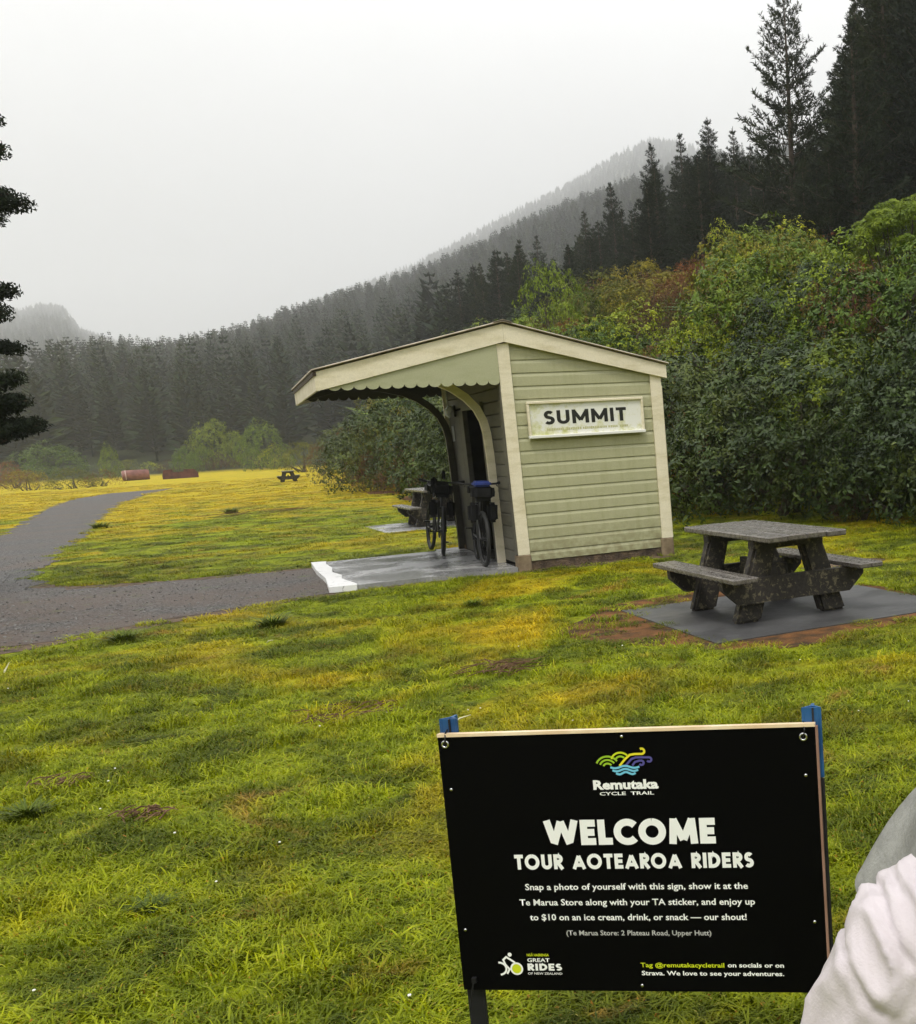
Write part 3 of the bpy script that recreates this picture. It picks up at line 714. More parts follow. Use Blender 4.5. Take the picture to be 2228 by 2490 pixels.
mb = MB(); mb.box((LX - .012, SD / 2, LZ - .125), (.024, SD + .11, .16), ch=.002); obj('fascia', mb, sh, M['cream'])
mb = MB(); mb.box((LX - .022, SD / 2, LZ - .022), (.03, SD + .13, .05)); obj('gutter', mb, sh, M['dark_brown'])
mb = MB(); mb.box((QX - .01, SD / 2, QZ - .09), (.022, SD + .03, .12), ch=.002); obj('fascia', mb, sh, M['cream'])
for q in range(4):
    x_ = -1.7 + q * .5
    mb = MB(); mb.box((x_, SD / 2, roof_z(x_) - .065), (.05, SD - .06, .07)); obj('purlin', mb, sh, M['dark_timber'])
for y_ in (.75, 3.3):
    mb = MB(); mb.prism([(LX + .04, roof_z(LX + .04) - .17), (-.01, roof_z(-.01) - .17), (-.01, roof_z(-.01) - .10), (LX + .04, roof_z(LX + .04) - .10)], y_ - .035, y_ + .035, lambda u, v, w: (u, w, v)); obj('rafter', mb, sh, M['dark_timber'])
# curved brackets
cl = [(-.045, .06), (-.04, .95), (-.045, 1.45), (-.055, 1.70), (-.085, 1.86), (-.15, 2.01), (-.27, 2.15), (-.43, 2.27), (-.62, 2.36), (-.85, 2.42), (-1.05, 2.46)]
def bracket(y_, m_, hw=.048):
    L_, R_ = [], []
    for k, p in enumerate(cl):
        a = Vector(cl[max(0, k - 1)]); b_ = Vector(cl[min(len(cl) - 1, k + 1)]); t = (b_ - a).normalized(); nn = Vector((t.y, -t.x))
        L_.append(Vector(p) - nn * hw); R_.append(Vector(p) + nn * hw)
    mb = MB(); vs = []
    for w in (y_ - .035, y_ + .035):
        for p in L_: vs.append((p.x, w, p.y))
        for p in R_: vs.append((p.x, w, p.y))
    n = len(cl); fs = []
    for k in range(n - 1):
        fs += [(k, k + 1, n + k + 1, n + k), (2 * n + k, 3 * n + k, 3 * n + k + 1, 2 * n + k + 1), (k, 2 * n + k, 2 * n + k + 1, k + 1), (n + k, n + k + 1, 3 * n + k + 1, 3 * n + k)]
    fs += [(0, n, 3 * n, 2 * n), (n - 1, 3 * n - 1, 4 * n - 1, 2 * n - 1)]
    mb.add(vs, fs); obj('curved_bracket', mb, sh, m_)
bracket(.75, M['cream']); bracket(3.3, M['dark_timber'])  # near one pale as lit, far one dark: canopy shade put into its colour
mb = MB(); mb.box((-.035, 3.40, 1.25), (.05, .05, 2.4), ch=.004); obj('end_stud', mb, sh, M['cream'])
# bulkhead lamp on the panel
lp = thing('wall_lamp', 'small glass lamp fixed under the canopy beside the far bracket', 'lamp', sw(-.02, 2.86, 2.06), SPHI)
mb = MB(); mb.box((.0, 0, 0), (.03, .12, .16), ch=.008); obj('base', mb, lp, M['black_metal'])
mb = MB(); mb.tube([(-.02, 0, .05), (-.05, 0, .04), (-.085, 0, 0), (-.09, 0, -.05), (-.07, 0, -.09)], [.03, .045, .05, .04, .01], 10); obj('glass_cover', mb, lp, M['glass'], smooth=True)
# notices on the door panel
nb = obj('notice', MB().box((0, 0, 0), (.006, .16, .22)), None, M['glass']); nb.location = sw(-.0, 3.2, 1.75); nb.rotation_euler[2] = SPHI
tag(nb, 'small pale notice fixed below the lamp on the panel', 'notice')

# ---- stroke lettering
def arc(cx, cy, rx, ry, a0, a1, n=10): return [(cx + rx * math.cos(math.radians(a0 + (a1 - a0) * k / n)), cy + ry * math.sin(math.radians(a0 + (a1 - a0) * k / n))) for k in range(n + 1)]
def glyph(ch, t):
    "list of strokes in a box of height 1; returns strokes, width"
    h = t / 2; H_ = 1 - h
    if ch == 'O': return [arc(.5, .5, .5 - h + .02, .5 - h + .02, 90, 450.4, 30)], 1.04
    if ch == 'C': return [arc(.5, .5, .5 - h + .02, .5 - h + .02, 42, 318, 22)], .86
    if ch == 'W': w = 1.32; return [[(h * .9, 1), (w * .27, .0 + h), ], [(w * .27, h * .4), (w * .5, .95)], [(w * .5, .95), (w * .73, h * .4)], [(w * .73, h), (w - h * .9, 1)]], w
    if ch == 'E': return [[(h, 0), (h, 1)], [(h, h), (.58, h)], [(h, .5), (.54, .5)], [(h, H_), (.58, H_)]], .60
    if ch == 'F': return [[(h, 0), (h, 1)], [(h, .5), (.54, .5)], [(h, H_), (.58, H_)]], .60
    if ch == 'L': return [[(h, 0), (h, 1)], [(h, h), (.54, h)]], .54
    if ch == 'M': w = 1.08; return [[(h * 1.0, 0), (h * 1.5, 1)], [(h * 1.4, .97), (w * .5, .16)], [(w * .5, .16), (w - h * 1.4, .97)], [(w - h * 1.5, 1), (w - h, 0)]], w
    if ch == 'm': w = .98; return [[(h, 0), (h, 1)], [(h, .92), (w * .5, .22)], [(w * .5, .22), (w - h, .92)], [(w - h, 1), (w - h, 0)]], w
    if ch == 'T': w = .62; return [[(w / 2, 0), (w / 2, 1)], [(0, H_), (w, H_)]], w
    if ch == 'U': w = .74; return [[(h, 1)] + arc(w / 2, w / 2 - .02, w / 2 - h, w / 2 - h - .02 + .0, 180, 360, 12) + [(w - h, 1)]], w
    if ch == 'R': w = .66; return [[(h, 0), (h, 1)], [(h, H_), (.34, H_)] + arc(.34, .69, .31 - h, .31 - h, 90, -90, 10) + [(h, .38 + h)], [(.30, .42), (w - h * .5, 0)]], w
    if ch == 'A': w = .90; return [[(h * .75, 0), (w / 2, .88)], [(w / 2, .88), (w - h * .75, 0)], [(w * .25, .27), (w * .75, .27)]], w
    if ch == 'I': return [[(h, 0), (h, 1)]], t
    if ch == 'D': w = .80; return [[(h, 0), (h, 1)], [(h, H_), (.30, H_)] + arc(.30, .5, w - .30 - h, .5 - h, 90, -90, 14) + [(h, h)]], w
    if ch == 'S': return [arc(.29, .5 + (.5 - h) / 2 + .0, .27 - h * .75, (.5 - h) / 2, 35, 250, 12)[:-1] + arc(.28, (.5 - h) / 2 + h, .29 - h * .75, (.5 - h) / 2, 75, -145, 12)], .58
    return [], .34
def offset_line(pts, h):
    P = [Vector(p) for p in pts]; L_, R_ = [], []
    for k in range(len(P)):
        a = P[k] - P[k - 1] if k > 0 else P[1] - P[0]; b_ = P[k + 1] - P[k] if k < len(P) - 1 else a
        a = a.normalized(); b_ = b_.normalized(); na_ = Vector((-a.y, a.x)); nb_ = Vector((-b_.y, b_.x)); mm = (na_ + nb_)
        mm = mm.normalized() if mm.length > 1e-6 else na_; q = h / max(.5, mm.dot(na_)); L_.append(P[k] + mm * q); R_.append(P[k] - mm * q)
    return L_, R_
def letters(text, x0, x1, z, cap, t, gap=.13, space=.36, name='lettering', m_=None, parent=None, y=-.003, shear=0, one=True):
    "bold capitals from x0 to x1 on the baseline z, in the x-z plane facing -y"
    gl = [(c_, *glyph(c_, t)) for c_ in text]; tot = sum((g_[2] if g_[0] != ' ' else space) + gap for g_ in gl) - gap
    sx_ = (x1 - x0) / tot; cx = x0; mb = MB(); objs = []; k = 0
    for c_, st, w in gl:
        for s_ in st:
            k += 1; L_, R_ = offset_line(s_, t / 2); n = len(L_); yy_ = y - .00012 * (k % 5)
            vs = [(cx + p.x * sx_, yy_, z + p.y * cap) for p in L_] + [(cx + p.x * sx_, yy_, z + p.y * cap) for p in R_]
            mb.add(vs, [(i_, i_ + 1, n + i_ + 1, n + i_) for i_ in range(n - 1)])
        cx += ((w if c_ != ' ' else space) + gap) * sx_
    return obj(name, mb, parent, m_)
_fonts = {}
def small_text(text, x0, x1, z, parent, m_, bold=.012, y=-.003, name='text_line', xh=None):
    cu = bpy.data.curves.new('t', 'FONT'); cu.body = text; cu.offset = bold; cu.size = 1; cu.resolution_u = 2
    o = bpy.data.objects.new('t', cu); COL.objects.link(o); dg = bpy.context.evaluated_depsgraph_get(); dg.update()
    me = bpy.data.meshes.new_from_object(o.evaluated_get(dg)); bpy.data.objects.remove(o)
    co = np.empty(len(me.vertices) * 3); me.vertices.foreach_get('co', co); co = co.reshape(-1, 3)
    a, b_ = co[:, 0].min(), co[:, 0].max(); s_ = (x1 - x0) / (b_ - a); sz = s_ if xh is None else xh
    o3 = np.stack([x0 + (co[:, 0] - a) * s_, np.full(len(co), y), z + co[:, 1] * sz], -1)
    me.vertices.foreach_set('co', o3.ravel()); me.materials.clear(); me.materials.append(m_); me.update()
    return obj(name, me, parent)
# ---- SUMMIT board
M['sign_black'] = mat('sign_black', (.012, .012, .010), .5)[0]
m_, nt, b = mat('algae_white', (.8, .8, .76), .5)
n_ = noise(nt, 7, 6, obj_space=True, rough=.7); t = N(nt, 'ShaderNodeTexCoord'); sp_ = N(nt, 'ShaderNodeSeparateXYZ'); nt.links.new(t.outputs['Object'], sp_.inputs[0])
low = maprange(nt, sp_.outputs['Z'], -.02, .20, .10, -.07); edge = maprange(nt, sp_.outputs['X'], 0, .35, .12, 0)
nt.links.new(ramp(nt, math_(nt, 'ADD', math_(nt, 'ADD', n_, low), edge), [(.48, (.80, .80, .74)), (.60, (.66, .66, .42)), (.74, (.48, .50, .16))]), b.inputs['Base Color'])
M['algae_white'] = m_
M['ghost'] = mat('ghost', (.50, .49, .26), .6)[0]
ss = thing('station_sign', 'white framed board reading SUMMIT in black on the green gable wall', 'sign', sw(.28, -.012, 1.598), SPHI)
SW_, SH_ = 1.49, .44
obj('board', MB().box((SW_ / 2, -.012, SH_ / 2), (SW_ - .03, .02, SH_ - .03)), ss, M['algae_white'])
for nm, c_, d_ in (('frame_rail', (SW_ / 2, -.026, SH_ - .016), (SW_, .05, .032)), ('frame_rail', (SW_ / 2, -.030, .018), (SW_ + .01, .062, .036)), ('frame_stile', (.014, -.026, SH_ / 2), (.028, .048, SH_ - .07)), ('frame_stile', (SW_ - .014, -.026, SH_ / 2), (.028, .048, SH_ - .07))):
    obj(nm, MB().box(c_, d_, ch=.005), ss, M['algae_white' if c_[2] > .1 else 'worn_cream'] if 0 else (M['cream'] if c_[2] > .1 else None) or mat('frame_white', (.82, .82, .78), .4)[0])
letters('SUmmIT', .205, 1.262, .158, .165, .215, .15, name='lettering', m_=M['sign_black'], parent=ss, y=-.0245)
gm = MB(); r = random.Random(3)
for a_, b_ in ((645, 800), (812, 940), (955, 1050), (1062, 1170), (1180, 1262), (1285, 1365)):
    xa = .205 + (a_ - 630) / 720 * 1.057; xb = .205 + (b_ - 630) / 720 * 1.057; x_ = xa
    while x_ < xb - .012:
        w = r.uniform(.012, .022); gm.box((x_ + w / 2, -.0235, .098), (w, .001, r.uniform(.022, .032))); x_ += w + r.uniform(.004, .008)
obj('faded_text', gm, ss, M['ghost'])['kind'] = 'stuff'
# ------------------------------------------------------------------ picnic tables
def picnic_table(loc, ang_, label, L_=1.62, W_=.73, zt=.714, zb=.418, group='picnic tables on the lawn'):
    t = thing('picnic_table', label, 'picnic table', loc, ang_, group)
    n = 4; pw = W_ / n
    for k in range(n):
        mb = MB(); mb.box((RNG.uniform(-.012, .012), -W_ / 2 + pw * (k + .5), zt - .024 + RNG.uniform(-.003, .003)), (L_ + RNG.uniform(-.02, .02), pw - .008, .048), ch=.009); obj('top_plank', mb, t, M['wet_top'])
    for s_ in (-1, 1):
        for q in range(2):
            mb = MB(); mb.box((RNG.uniform(-.01, .01), s_ * (.525 + q * .115), zb - .022), (L_ + .02, .11, .044), ch=.009); obj('seat_plank', mb, t, M['wet_top'])
        for e in (-1, 1):
            x_ = e * .43
            # splayed leg, two thick slabs wide
            mb = MB(); a = Vector((x_, s_ * .20, zt - .06)); b_ = Vector((x_, s_ * .41, 0))
            w0, w1 = .10, .115; vs = []
            for p, w in ((b_, w1), (a, w0)):
                for dx, dy in ((-.055, -w), (.055, -w), (.055, w), (-.055, w)): vs.append((p.x + dx, p.y + dy, p.z))
            mb.add(vs, [(0, 3, 2, 1), (4, 5, 6, 7), (0, 1, 5, 4), (1, 2, 6, 5), (2, 3, 7, 6), (3, 0, 4, 7)])
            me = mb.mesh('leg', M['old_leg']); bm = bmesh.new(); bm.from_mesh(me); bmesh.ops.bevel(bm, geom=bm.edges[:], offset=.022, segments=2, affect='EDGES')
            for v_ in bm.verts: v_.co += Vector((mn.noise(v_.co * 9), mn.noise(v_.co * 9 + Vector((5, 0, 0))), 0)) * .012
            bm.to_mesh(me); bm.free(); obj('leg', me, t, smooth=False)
    for e in (-1, 1):
        x_ = e * .43
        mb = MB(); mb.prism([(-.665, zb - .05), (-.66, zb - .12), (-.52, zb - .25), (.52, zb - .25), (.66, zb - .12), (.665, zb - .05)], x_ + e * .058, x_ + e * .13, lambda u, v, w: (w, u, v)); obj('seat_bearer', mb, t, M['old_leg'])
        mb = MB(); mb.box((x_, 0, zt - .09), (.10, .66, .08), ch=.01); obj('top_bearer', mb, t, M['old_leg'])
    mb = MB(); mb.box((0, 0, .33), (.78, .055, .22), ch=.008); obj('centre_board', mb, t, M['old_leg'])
    return t
picnic_table((.133, 9.175, .012), -1.103, 'weathered wooden picnic table on the concrete pad right of the shelter')
picnic_table((MT.x, MT.y, .012), MTA, 'wet picnic table standing behind the bicycles, partly hidden by the shelter', L_=1.9, W_=.8, zt=.74)
fp = (ground_at(559, 958) + ground_at(590, 956)) / 2
picnic_table((fp.x, fp.y, 0), math.atan2(fp.y, fp.x) + .06, 'tiny far off picnic table seen end on out on the yellow lawn', L_=1.7, W_=.75)
# rusty relics far out on the field
def along(x0, y0, x1, y1): a = ground_at(x0, y0); b_ = ground_at(x1, y1); return a, b_
p = ground_at(272, 954) ; sc_ = p.y / 1e3
bo = thing('rusty_boiler', 'pink and red rusted boiler cylinder lying at the far end of the field', 'boiler', (p.x, p.y, 0), .52)
wpx = p.y * 1.22418 / FPX
mb = MB(); n = 20; Lb, Rb = 46 * wpx, 10 * wpx
mb.tube([(-Lb / 2, 0, Rb), (-Lb / 2 + .3, 0, Rb), (Lb / 2 - .3, 0, Rb), (Lb / 2, 0, Rb)], [Rb * .93, Rb, Rb, Rb * .93], 20); obj('shell', mb, bo, M['rust_red'], smooth=False)
for q in range(4):
    mb = MB(); x_ = -Lb / 2 + Lb * (q + .5) / 4; mb.tube([(x_ - .06, 0, Rb), (x_ + .06, 0, Rb)], Rb * 1.02, 20); obj('riveted_band', mb, bo, M['rust_pale' if q == 0 else 'rust_red'])
mb = MB(); mb.tube([(-Lb / 2 - .05, 0, Rb), (-Lb / 2 - .0, 0, Rb)], Rb * .8, 16); obj('end_plate', mb, bo, M['rust_pale'])
for q in (-1, 1):
    mb = MB(); mb.box((q * Lb * .3, 0, Rb * .12), (.4, Rb * 1.5, Rb * .3)); obj('cradle', mb, bo, M['rust_dark'])
p = ground_at(360, 950); wpx = p.y * 1.22418 / FPX
fr = thing('rusty_wreck', 'dark brown rusted locomotive frame lying right of the pink boiler', 'wreck', (p.x, p.y, 0), .45)
Lf = 62 * wpx; Hf = 18 * wpx
for s_ in (-1, 1):
    mb = MB(); mb.prism([(-Lf / 2, 0), (Lf / 2, 0), (Lf / 2, Hf * .5), (Lf * .4, Hf * .9), (Lf * .12, Hf * .95), (Lf * .1, Hf * .7), (-Lf * .2, Hf * .7), (-Lf * .22, Hf), (-Lf * .45, Hf * .95), (-Lf / 2, Hf * .4)], s_ * Hf * .5 - .1, s_ * Hf * .5 + .1, lambda u, v, w: (u, w, v)); obj('side_plate', mb, fr, M['rust_dark'])
for q in range(4):
    mb = MB(); x_ = -Lf * .36 + Lf * .24 * q; mb.tube([(x_, -Hf * .7, Hf * .3), (x_, -Hf * .62, Hf * .3)], Hf * .34, 14); obj('wheel', mb, fr, M['rust_dark'])
    mb = MB(); mb.box((x_ + .3, 0, Hf * .5), (.25, Hf * .95, Hf * .3)); obj('cross_member', mb, fr, M['rust_dark'])
# ------------------------------------------------------------------ bicycles
def wheel(parent, x, y, z, R_, steer=0.0):
    "wheel in the local y-z plane"
    e = bpy.data.objects.new('wheel', None); COL.objects.link(e); e.parent = parent; e.location = (x, y, z); e.rotation_euler = (0, 0, steer); e.empty_display_size = .1
    def ring(r_, t_, name, m_, n=40, k=8):
        mb = MB(); vs = []; fs = []
        for i_ in range(n):
            a = 2 * PI * i_ / n
            for q in range(k):
                b_ = 2 * PI * q / k; rr_ = r_ + t_ * math.cos(b_); vs.append((t_ * math.sin(b_), rr_ * math.cos(a), rr_ * math.sin(a)))
        for i_ in range(n):
            for q in range(k): fs.append((i_ * k + q, i_ * k + (q + 1) % k, ((i_ + 1) % n) * k + (q + 1) % k, ((i_ + 1) % n) * k + q))
        mb.add(vs, fs); return obj(name, mb, e, m_, smooth=True)
    ring(R_ - .026, .026, 'tyre', M['rubber']); ring(R_ - .062, .012, 'rim', M['black_metal'], 40, 6)
    mb = MB()
    for q in range(28):
        a = 2 * PI * q / 28; mb.tube([((.02 if q % 2 else -.02), .02 * math.cos(a + .5), .02 * math.sin(a + .5)), (0, (R_ - .06) * math.cos(a), (R_ - .06) * math.sin(a))], .0016, 3, False)
    sp_ = obj('spokes', mb, e, M['black_metal'])
    mb = MB(); mb.tube([(-.05, 0, 0), (-.03, 0, 0), (.03, 0, 0), (.05, 0, 0)], [.012, .024, .024, .012], 10); obj('hub', mb, e, M['black_metal'])
    return e
def bicycle(loc, rz, lean, label, bag_m, blue, steer):
    b_ = thing('bicycle', label, 'bicycle', loc, rz, 'loaded touring bicycles leaning under the canopy'); b_.rotation_euler = (0, lean, rz)
    R_ = .35; fy, ry = -.53, .53     # front towards -y
    wf = wheel(b_, 0, fy, R_, R_, steer); wheel(b_, 0, ry, R_, R_)
    bb = Vector((0, .10, .30)); seat = Vector((0, .27, .80)); hd = Vector((0, -.33, .86)); hl = Vector((0, -.37, .68)); ax = Vector((0, ry, R_))
    mb = MB()
    for a, c_, r_ in ((seat, bb, .016), (hd, seat + Vector((0, -.03, -.02)), .017), (hl, bb, .02), (hd + Vector((0, -.01, .03)), hl, .02)): mb.tube([a, c_], r_, 8)
    for s_ in (-.05, .05):
        mb.tube([bb, ax + Vector((s_, 0, 0))], .010, 6); mb.tube([seat, ax + Vector((s_, 0, 0))], .008, 6)
    obj('frame', mb, b_, M['black_metal'])
    mb = MB(); rs_ = Matrix.Rotation(steer, 4, 'Z'); piv = Vector((0, -.40, 0))
    for s_ in (-.055, .055): mb.tube([piv + rs_ @ (Vector((s_ * .8, .02, .66))), piv + rs_ @ Vector((s_, -.13, R_))], [.014, .010], 6)
    mb.tube([piv + rs_ @ Vector((-.05, .02, .66)), piv + rs_ @ Vector((.05, .02, .66))], .014, 6); obj('fork', mb, b_, M['black_metal'])
    mb = MB(); T_ = lambda x_, y_, z_: piv + rs_ @ Vector((x_, y_, z_))
    mb.tube([T_(0, .06, .90), T_(0, .06, 1.0), T_(0, -.02, 1.02)], .015, 6)
    mb.tube([T_(-.31, .05, 1.05), T_(-.2, .0, 1.03), T_(0, -.02, 1.02), T_(.2, .0, 1.03), T_(.31, .05, 1.05)], .013, 8)
    for s_ in (-1, 1):
        mb.tube([T_(s_ * .19, .0, 1.03), T_(s_ * .2, -.07, 1.0)], .007, 5)
    obj('handlebar', mb, b_, M['black_metal'])
    mb = MB()
    for s_ in (-1, 1): mb.tube([T_(s_ * .31, .05, 1.05), T_(s_ * .22, .012, 1.035)], .019, 8)
    obj('grips', mb, b_, M['rubber'])
    mb = MB(); mb.tube([(0, .27, .8), (0, .31, .95)], .014, 6); obj('seat_post', mb, b_, M['black_metal'])
    mb = MB(); vs = []
    for y_, w, h_ in ((.12, .02, .975), (.2, .035, .985), (.32, .07, .99), (.40, .075, 1.0), (.43, .05, 1.005)):
        vs += [(-w, y_, h_ - .03), (0, y_, h_ + .0), (w, y_, h_ - .03), (0, y_, h_ - .05)]
    mb.add(vs, [(4 * i_ + q, 4 * i_ + (q + 1) % 4, 4 * i_ + 4 + (q + 1) % 4, 4 * i_ + 4 + q) for i_ in range(4) for q in range(4)] + [(3, 2, 1, 0), (16, 17, 18, 19)]); obj('saddle', mb, b_, M['rubber'])
    mb = MB(); mb.tube([(.045, .10, .30), (.055, .10, .30)], .09, 18); mb.tube([(-.09, .10, .30), (.09, .10, .30)], .012, 6)
    mb.tube([(.08, .10, .30), (.085, .02, .16)], .01, 5); mb.tube([(-.08, .10, .30), (-.085, .18, .44)], .01, 5)
    mb.box((.12, .02, .155), (.09, .07, .02)); mb.box((-.12, .18, .445), (.09, .07, .02)); obj('crankset', mb, b_, M['black_metal'])
    def bag(name, c_, d_, m_, M_=None, seed=0, par=None):
        bm = bmesh.new(); bmesh.ops.create_cube(bm, size=1)
        for v_ in bm.verts: v_.co = Vector((v_.co.x * d_[0], v_.co.y * d_[1], v_.co.z * d_[2]))
        bmesh.ops.bevel(bm, geom=bm.edges[:], offset=min(d_) * .28, segments=3, affect='EDGES'); bmesh.ops.subdivide_edges(bm, edges=bm.edges[:], cuts=1)
        for v_ in bm.verts: v_.co *= 1 + .10 * mn.noise(v_.co * 14 + Vector((seed, 0, 0)))
        for v_ in bm.verts: v_.co = (M_ @ v_.co if M_ else v_.co) + Vector(c_)
        me = bpy.data.meshes.new(name); bm.to_mesh(me); bm.free(); me.materials.append(m_)
        o_ = obj(name, me, b_, smooth=True); return o_
    hb_ = bag('handlebar_bag', T_(0, -.14, .93), (.28, .20, .22), M['black_cloth'], rs_.to_3x3(), 1)
    if blue: bag('bag_lid', T_(-.01, -.15, 1.035), (.21, .17, .07), M['blue_cloth'], rs_.to_3x3(), 2)
    else:
        bag('phone_mount', T_(.02, -.03, 1.13), (.05, .04, .13), M['black_cloth'], rs_.to_3x3(), 2); bag('stem_bag', T_(-.11, -.02, 1.0), (.09, .10, .19), M['black_cloth'], rs_.to_3x3(), 3)
    for s_ in (-1, 1): bag('fork_bag' if s_ < 0 else 'fork_bag', T_(s_ * .12, -.08, .66 if not blue else .68), (.12, .15, .24), M['black_cloth'], rs_.to_3x3(), 4 + s_)
    bag('frame_bag', (0, -.02, .66), (.07, .42, .20), M['black_cloth'], None, 7)
    bag('seat_bag', (0, .50, .93), (.17, .34, .18), M['black_cloth'], None, 8)
    return b_
bicycle(sw(-.46, 3.06, .06), SPHI - .01, .12, 'black loaded bicycle farther along the slab by the boarded panel', None, False, -.14)
bicycle(sw(-.26, .98, .06), SPHI - .12, .06, 'black bicycle with a blue topped handlebar bag leaning in the doorway', None, True, .09)
# ------------------------------------------------------------------ welcome sign
PW, PH = .841, .594
wp = (-.710, 2.289, .925); wr = (-.067, -.010, -.152)
sg = bpy.data.objects.new('welcome_sign', None); COL.objects.link(sg); sg.location = wp; sg.rotation_euler = wr; sg.empty_display_size = .2
tag(sg, 'black welcome sign board for cycle riders on two blue topped posts', 'sign')
m_, nt, b = mat('sign_board', (.0012, .0012, .0013), .5, .06); M['sign_board'] = m_
f = noise(nt, 3, 5, obj_space=True); nt.links.new(maprange(nt, f, .3, .7, .5, .65), b.inputs['Roughness'])
M['print_white'] = mat('print_white', (.86, .87, .84), .5)[0]; M['print_lime'] = mat('print_lime', (.58, .66, .01), .5)[0]
M['print_green'] = mat('print_green', (.30, .50, .02), .5)[0]; M['print_yellow'] = mat('print_yellow', (.75, .66, .02), .5)[0]
M['print_blue'] = mat('print_blue', (.16, .52, .70), .5)[0]; M['print_violet'] = mat('print_violet', (.08, .07, .28), .5)[0]; M['print_grey'] = mat('print_grey', (.50, .50, .48), .5)[0]
M['edge_strip'] = simple('edge_strip', (.70, .50, .30), (.85, .72, .5), 9, .35)
M['edge_side'] = simple('edge_side', (.22, .12, .09), (.34, .2, .15), 9, .4)
M['blue_post'] = simple('blue_post', (.008, .05, .15), (.015, .095, .25), 14, .45, .5)
M['black_post'] = simple('black_post', (.008, .008, .009), (.02, .02, .022), 14, .6, .3)
obj('panel', MB().box((PW / 2, .006, -PH / 2), (PW, .012, PH)), sg, M['sign_board'])
obj('top_edge', MB().box((PW / 2, .005, .0035), (PW, .016, .007)), sg, M['edge_strip'])
obj('side_edge', MB().box((PW + .0025, .006, -PH / 2), (.005, .015, PH)), sg, M['edge_side'])
for x_ in (.021, .833):
    # steel post bent to a Y section behind the board
    for (z0, z1, mm, nm) in (((-.115, .038, 'blue_post', 'post_top')), ((-1.02, -.117, 'black_post', 'post'))):
        if x_ < .1 and nm == 'post_top': z0 = -.115
        mb = MB(); yb = .016
        pr_ = [(-.021, 0), (-.016, -.0), (-.0, .018), (.016, 0), (.021, 0), (.004, .023), (.003, .045), (-.003, .045), (-.004, .023)]
        mb.prism(pr_, z0, z1, lambda u, v, w, X_=x_: (X_ + u, yb + v, w)); mb.box((x_, yb + .003, (z0 + z1) / 2), (.040 if x_ < .1 else .038, .004, z1 - z0 - .002))
        obj(nm, mb, sg, M[mm])
    obj('post_slot', MB().box((x_ + .003, yb - .0005, .022), (.004, .004, .030)), sg, M['black_post'])
for x_, z_ in ((.0165, -.0165), (.815, -.0215)):
    mb = MB(); k = 20; vs = []; fs = []
    for r_, y_ in ((.0095, -.0005), (.0088, -.0025), (.006, -.003), (.0048, -.0008)):
        for q in range(k): a = 2 * PI * q / k; vs.append((x_ + r_ * math.cos(a), y_, z_ + r_ * math.sin(a)))
    for r_ in range(3):
        for q in range(k): fs.append((r_ * k + q, r_ * k + (q + 1) % k, (r_ + 1) * k + (q + 1) % k, (r_ + 1) * k + q))
    mb.add(vs, fs); obj('eyelet', mb, sg, M['bright_metal'], smooth=True)
    mb = MB(); mb.tube([(x_, -.002, z_), (x_ + .004, -.006, z_ + .016), (x_ + .002, .0, z_ + .024), (x_, .02, z_ + .03)], .0018, 5); obj('cable_tie', mb, sg, M['black_post'])
for x_, z_ in ((.421, -.010), (.020, -.120), (.816, -.105), (.019, -.449), (.818, -.431), (.423, -.580)):
    mb = MB(); mb.tube([(x_, -.0003, z_), (x_, -.0025, z_), (x_, -.0034, z_)], [.0042, .0036, .0015], 10); obj('screw', mb, sg, M['bright_metal'], smooth=True)
mb = MB(); mb.tube([(.010, .0, -.64), (.022, -.008, -.60), (.030, -.008, -.566), (.034, .01, -.56)], .002, 5)
mb.box((.030, -.006, -.568), (.010, .008, .012)); obj('cable_tie', mb, sg, M['black_post'])
letters('WELCOME', .2275, .6145, -.2515, .0575, .275, .075, name='heading', m_=M['print_white'], parent=sg)
letters('TOUR AOTEAROA RIDERS', .1525, .6925, -.3065, .0345, .245, .12, .42, name='heading', m_=M['print_white'], parent=sg)
for tx_, a, c_, z_, xh in (('Snap a photo of yourself with this sign, show it at the', .1715, .677, -.3545, .0205), ('Te Marua Store along with your TA sticker, and enjoy up', .155, .6905, -.3905, .0205),
                       ('to $10 on an ice cream, drink, or snack \u2014 our shout!', .176, .670, -.4255, .0205)):
    small_text(tx_, a, c_, z_, sg, M['print_white'], .018, xh=xh * 1.0)
small_text('(Te Marua Store: 2 Plateau Road, Upper Hutt)', .258, .589, -.461, sg, M['print_grey'], .012, xh=.0165)
small_text('Tag @remutakacycletrail', .4235, .613, -.5355, sg, M['print_lime'], .018, xh=.0145)
small_text('on socials or on', .6205, .7455, -.5350, sg, M['print_white'], .024, xh=.0145)
small_text('Strava. We love to see your adventures.', .4245, .745, -.5545, sg, M['print_white'], .024, xh=.0145)
small_text('Remutaka', .349, .495, -.1255, sg, M['print_white'], .045, xh=.028)
small_text('CYCLE  TRAIL', .362, .484, -.1395, sg, M['print_white'], .02, xh=.0105)
small_text('NG\u0100 HAERENGA', .160, .212, -.5110, sg, M['print_lime'], .02, xh=.0085)
small_text('GREAT', .160, .213, -.5245, sg, M['print_white'], .02, xh=.0125)
letters('RIDES', .1595, .240, -.5450, .0165, .25, .13, name='small_heading', m_=M['print_white'], parent=sg)
small_text('OF NEW ZEALAND', .159, .240, -.5548, sg, M['print_white'], .008, xh=.0075)
def stroke(pts, t, m_, k=0, name='emblem_line'):
    L_, R_ = offset_line(pts, t / 2); n = len(L_); mb = MB(); y_ = -.003 - .0001 * k
    mb.add([(p.x, y_, p.y) for p in L_] + [(p.x, y_, p.y) for p in R_], [(i_, i_ + 1, n + i_ + 1, n + i_) for i_ in range(n - 1)]); return obj(name, mb, sg, M[m_])
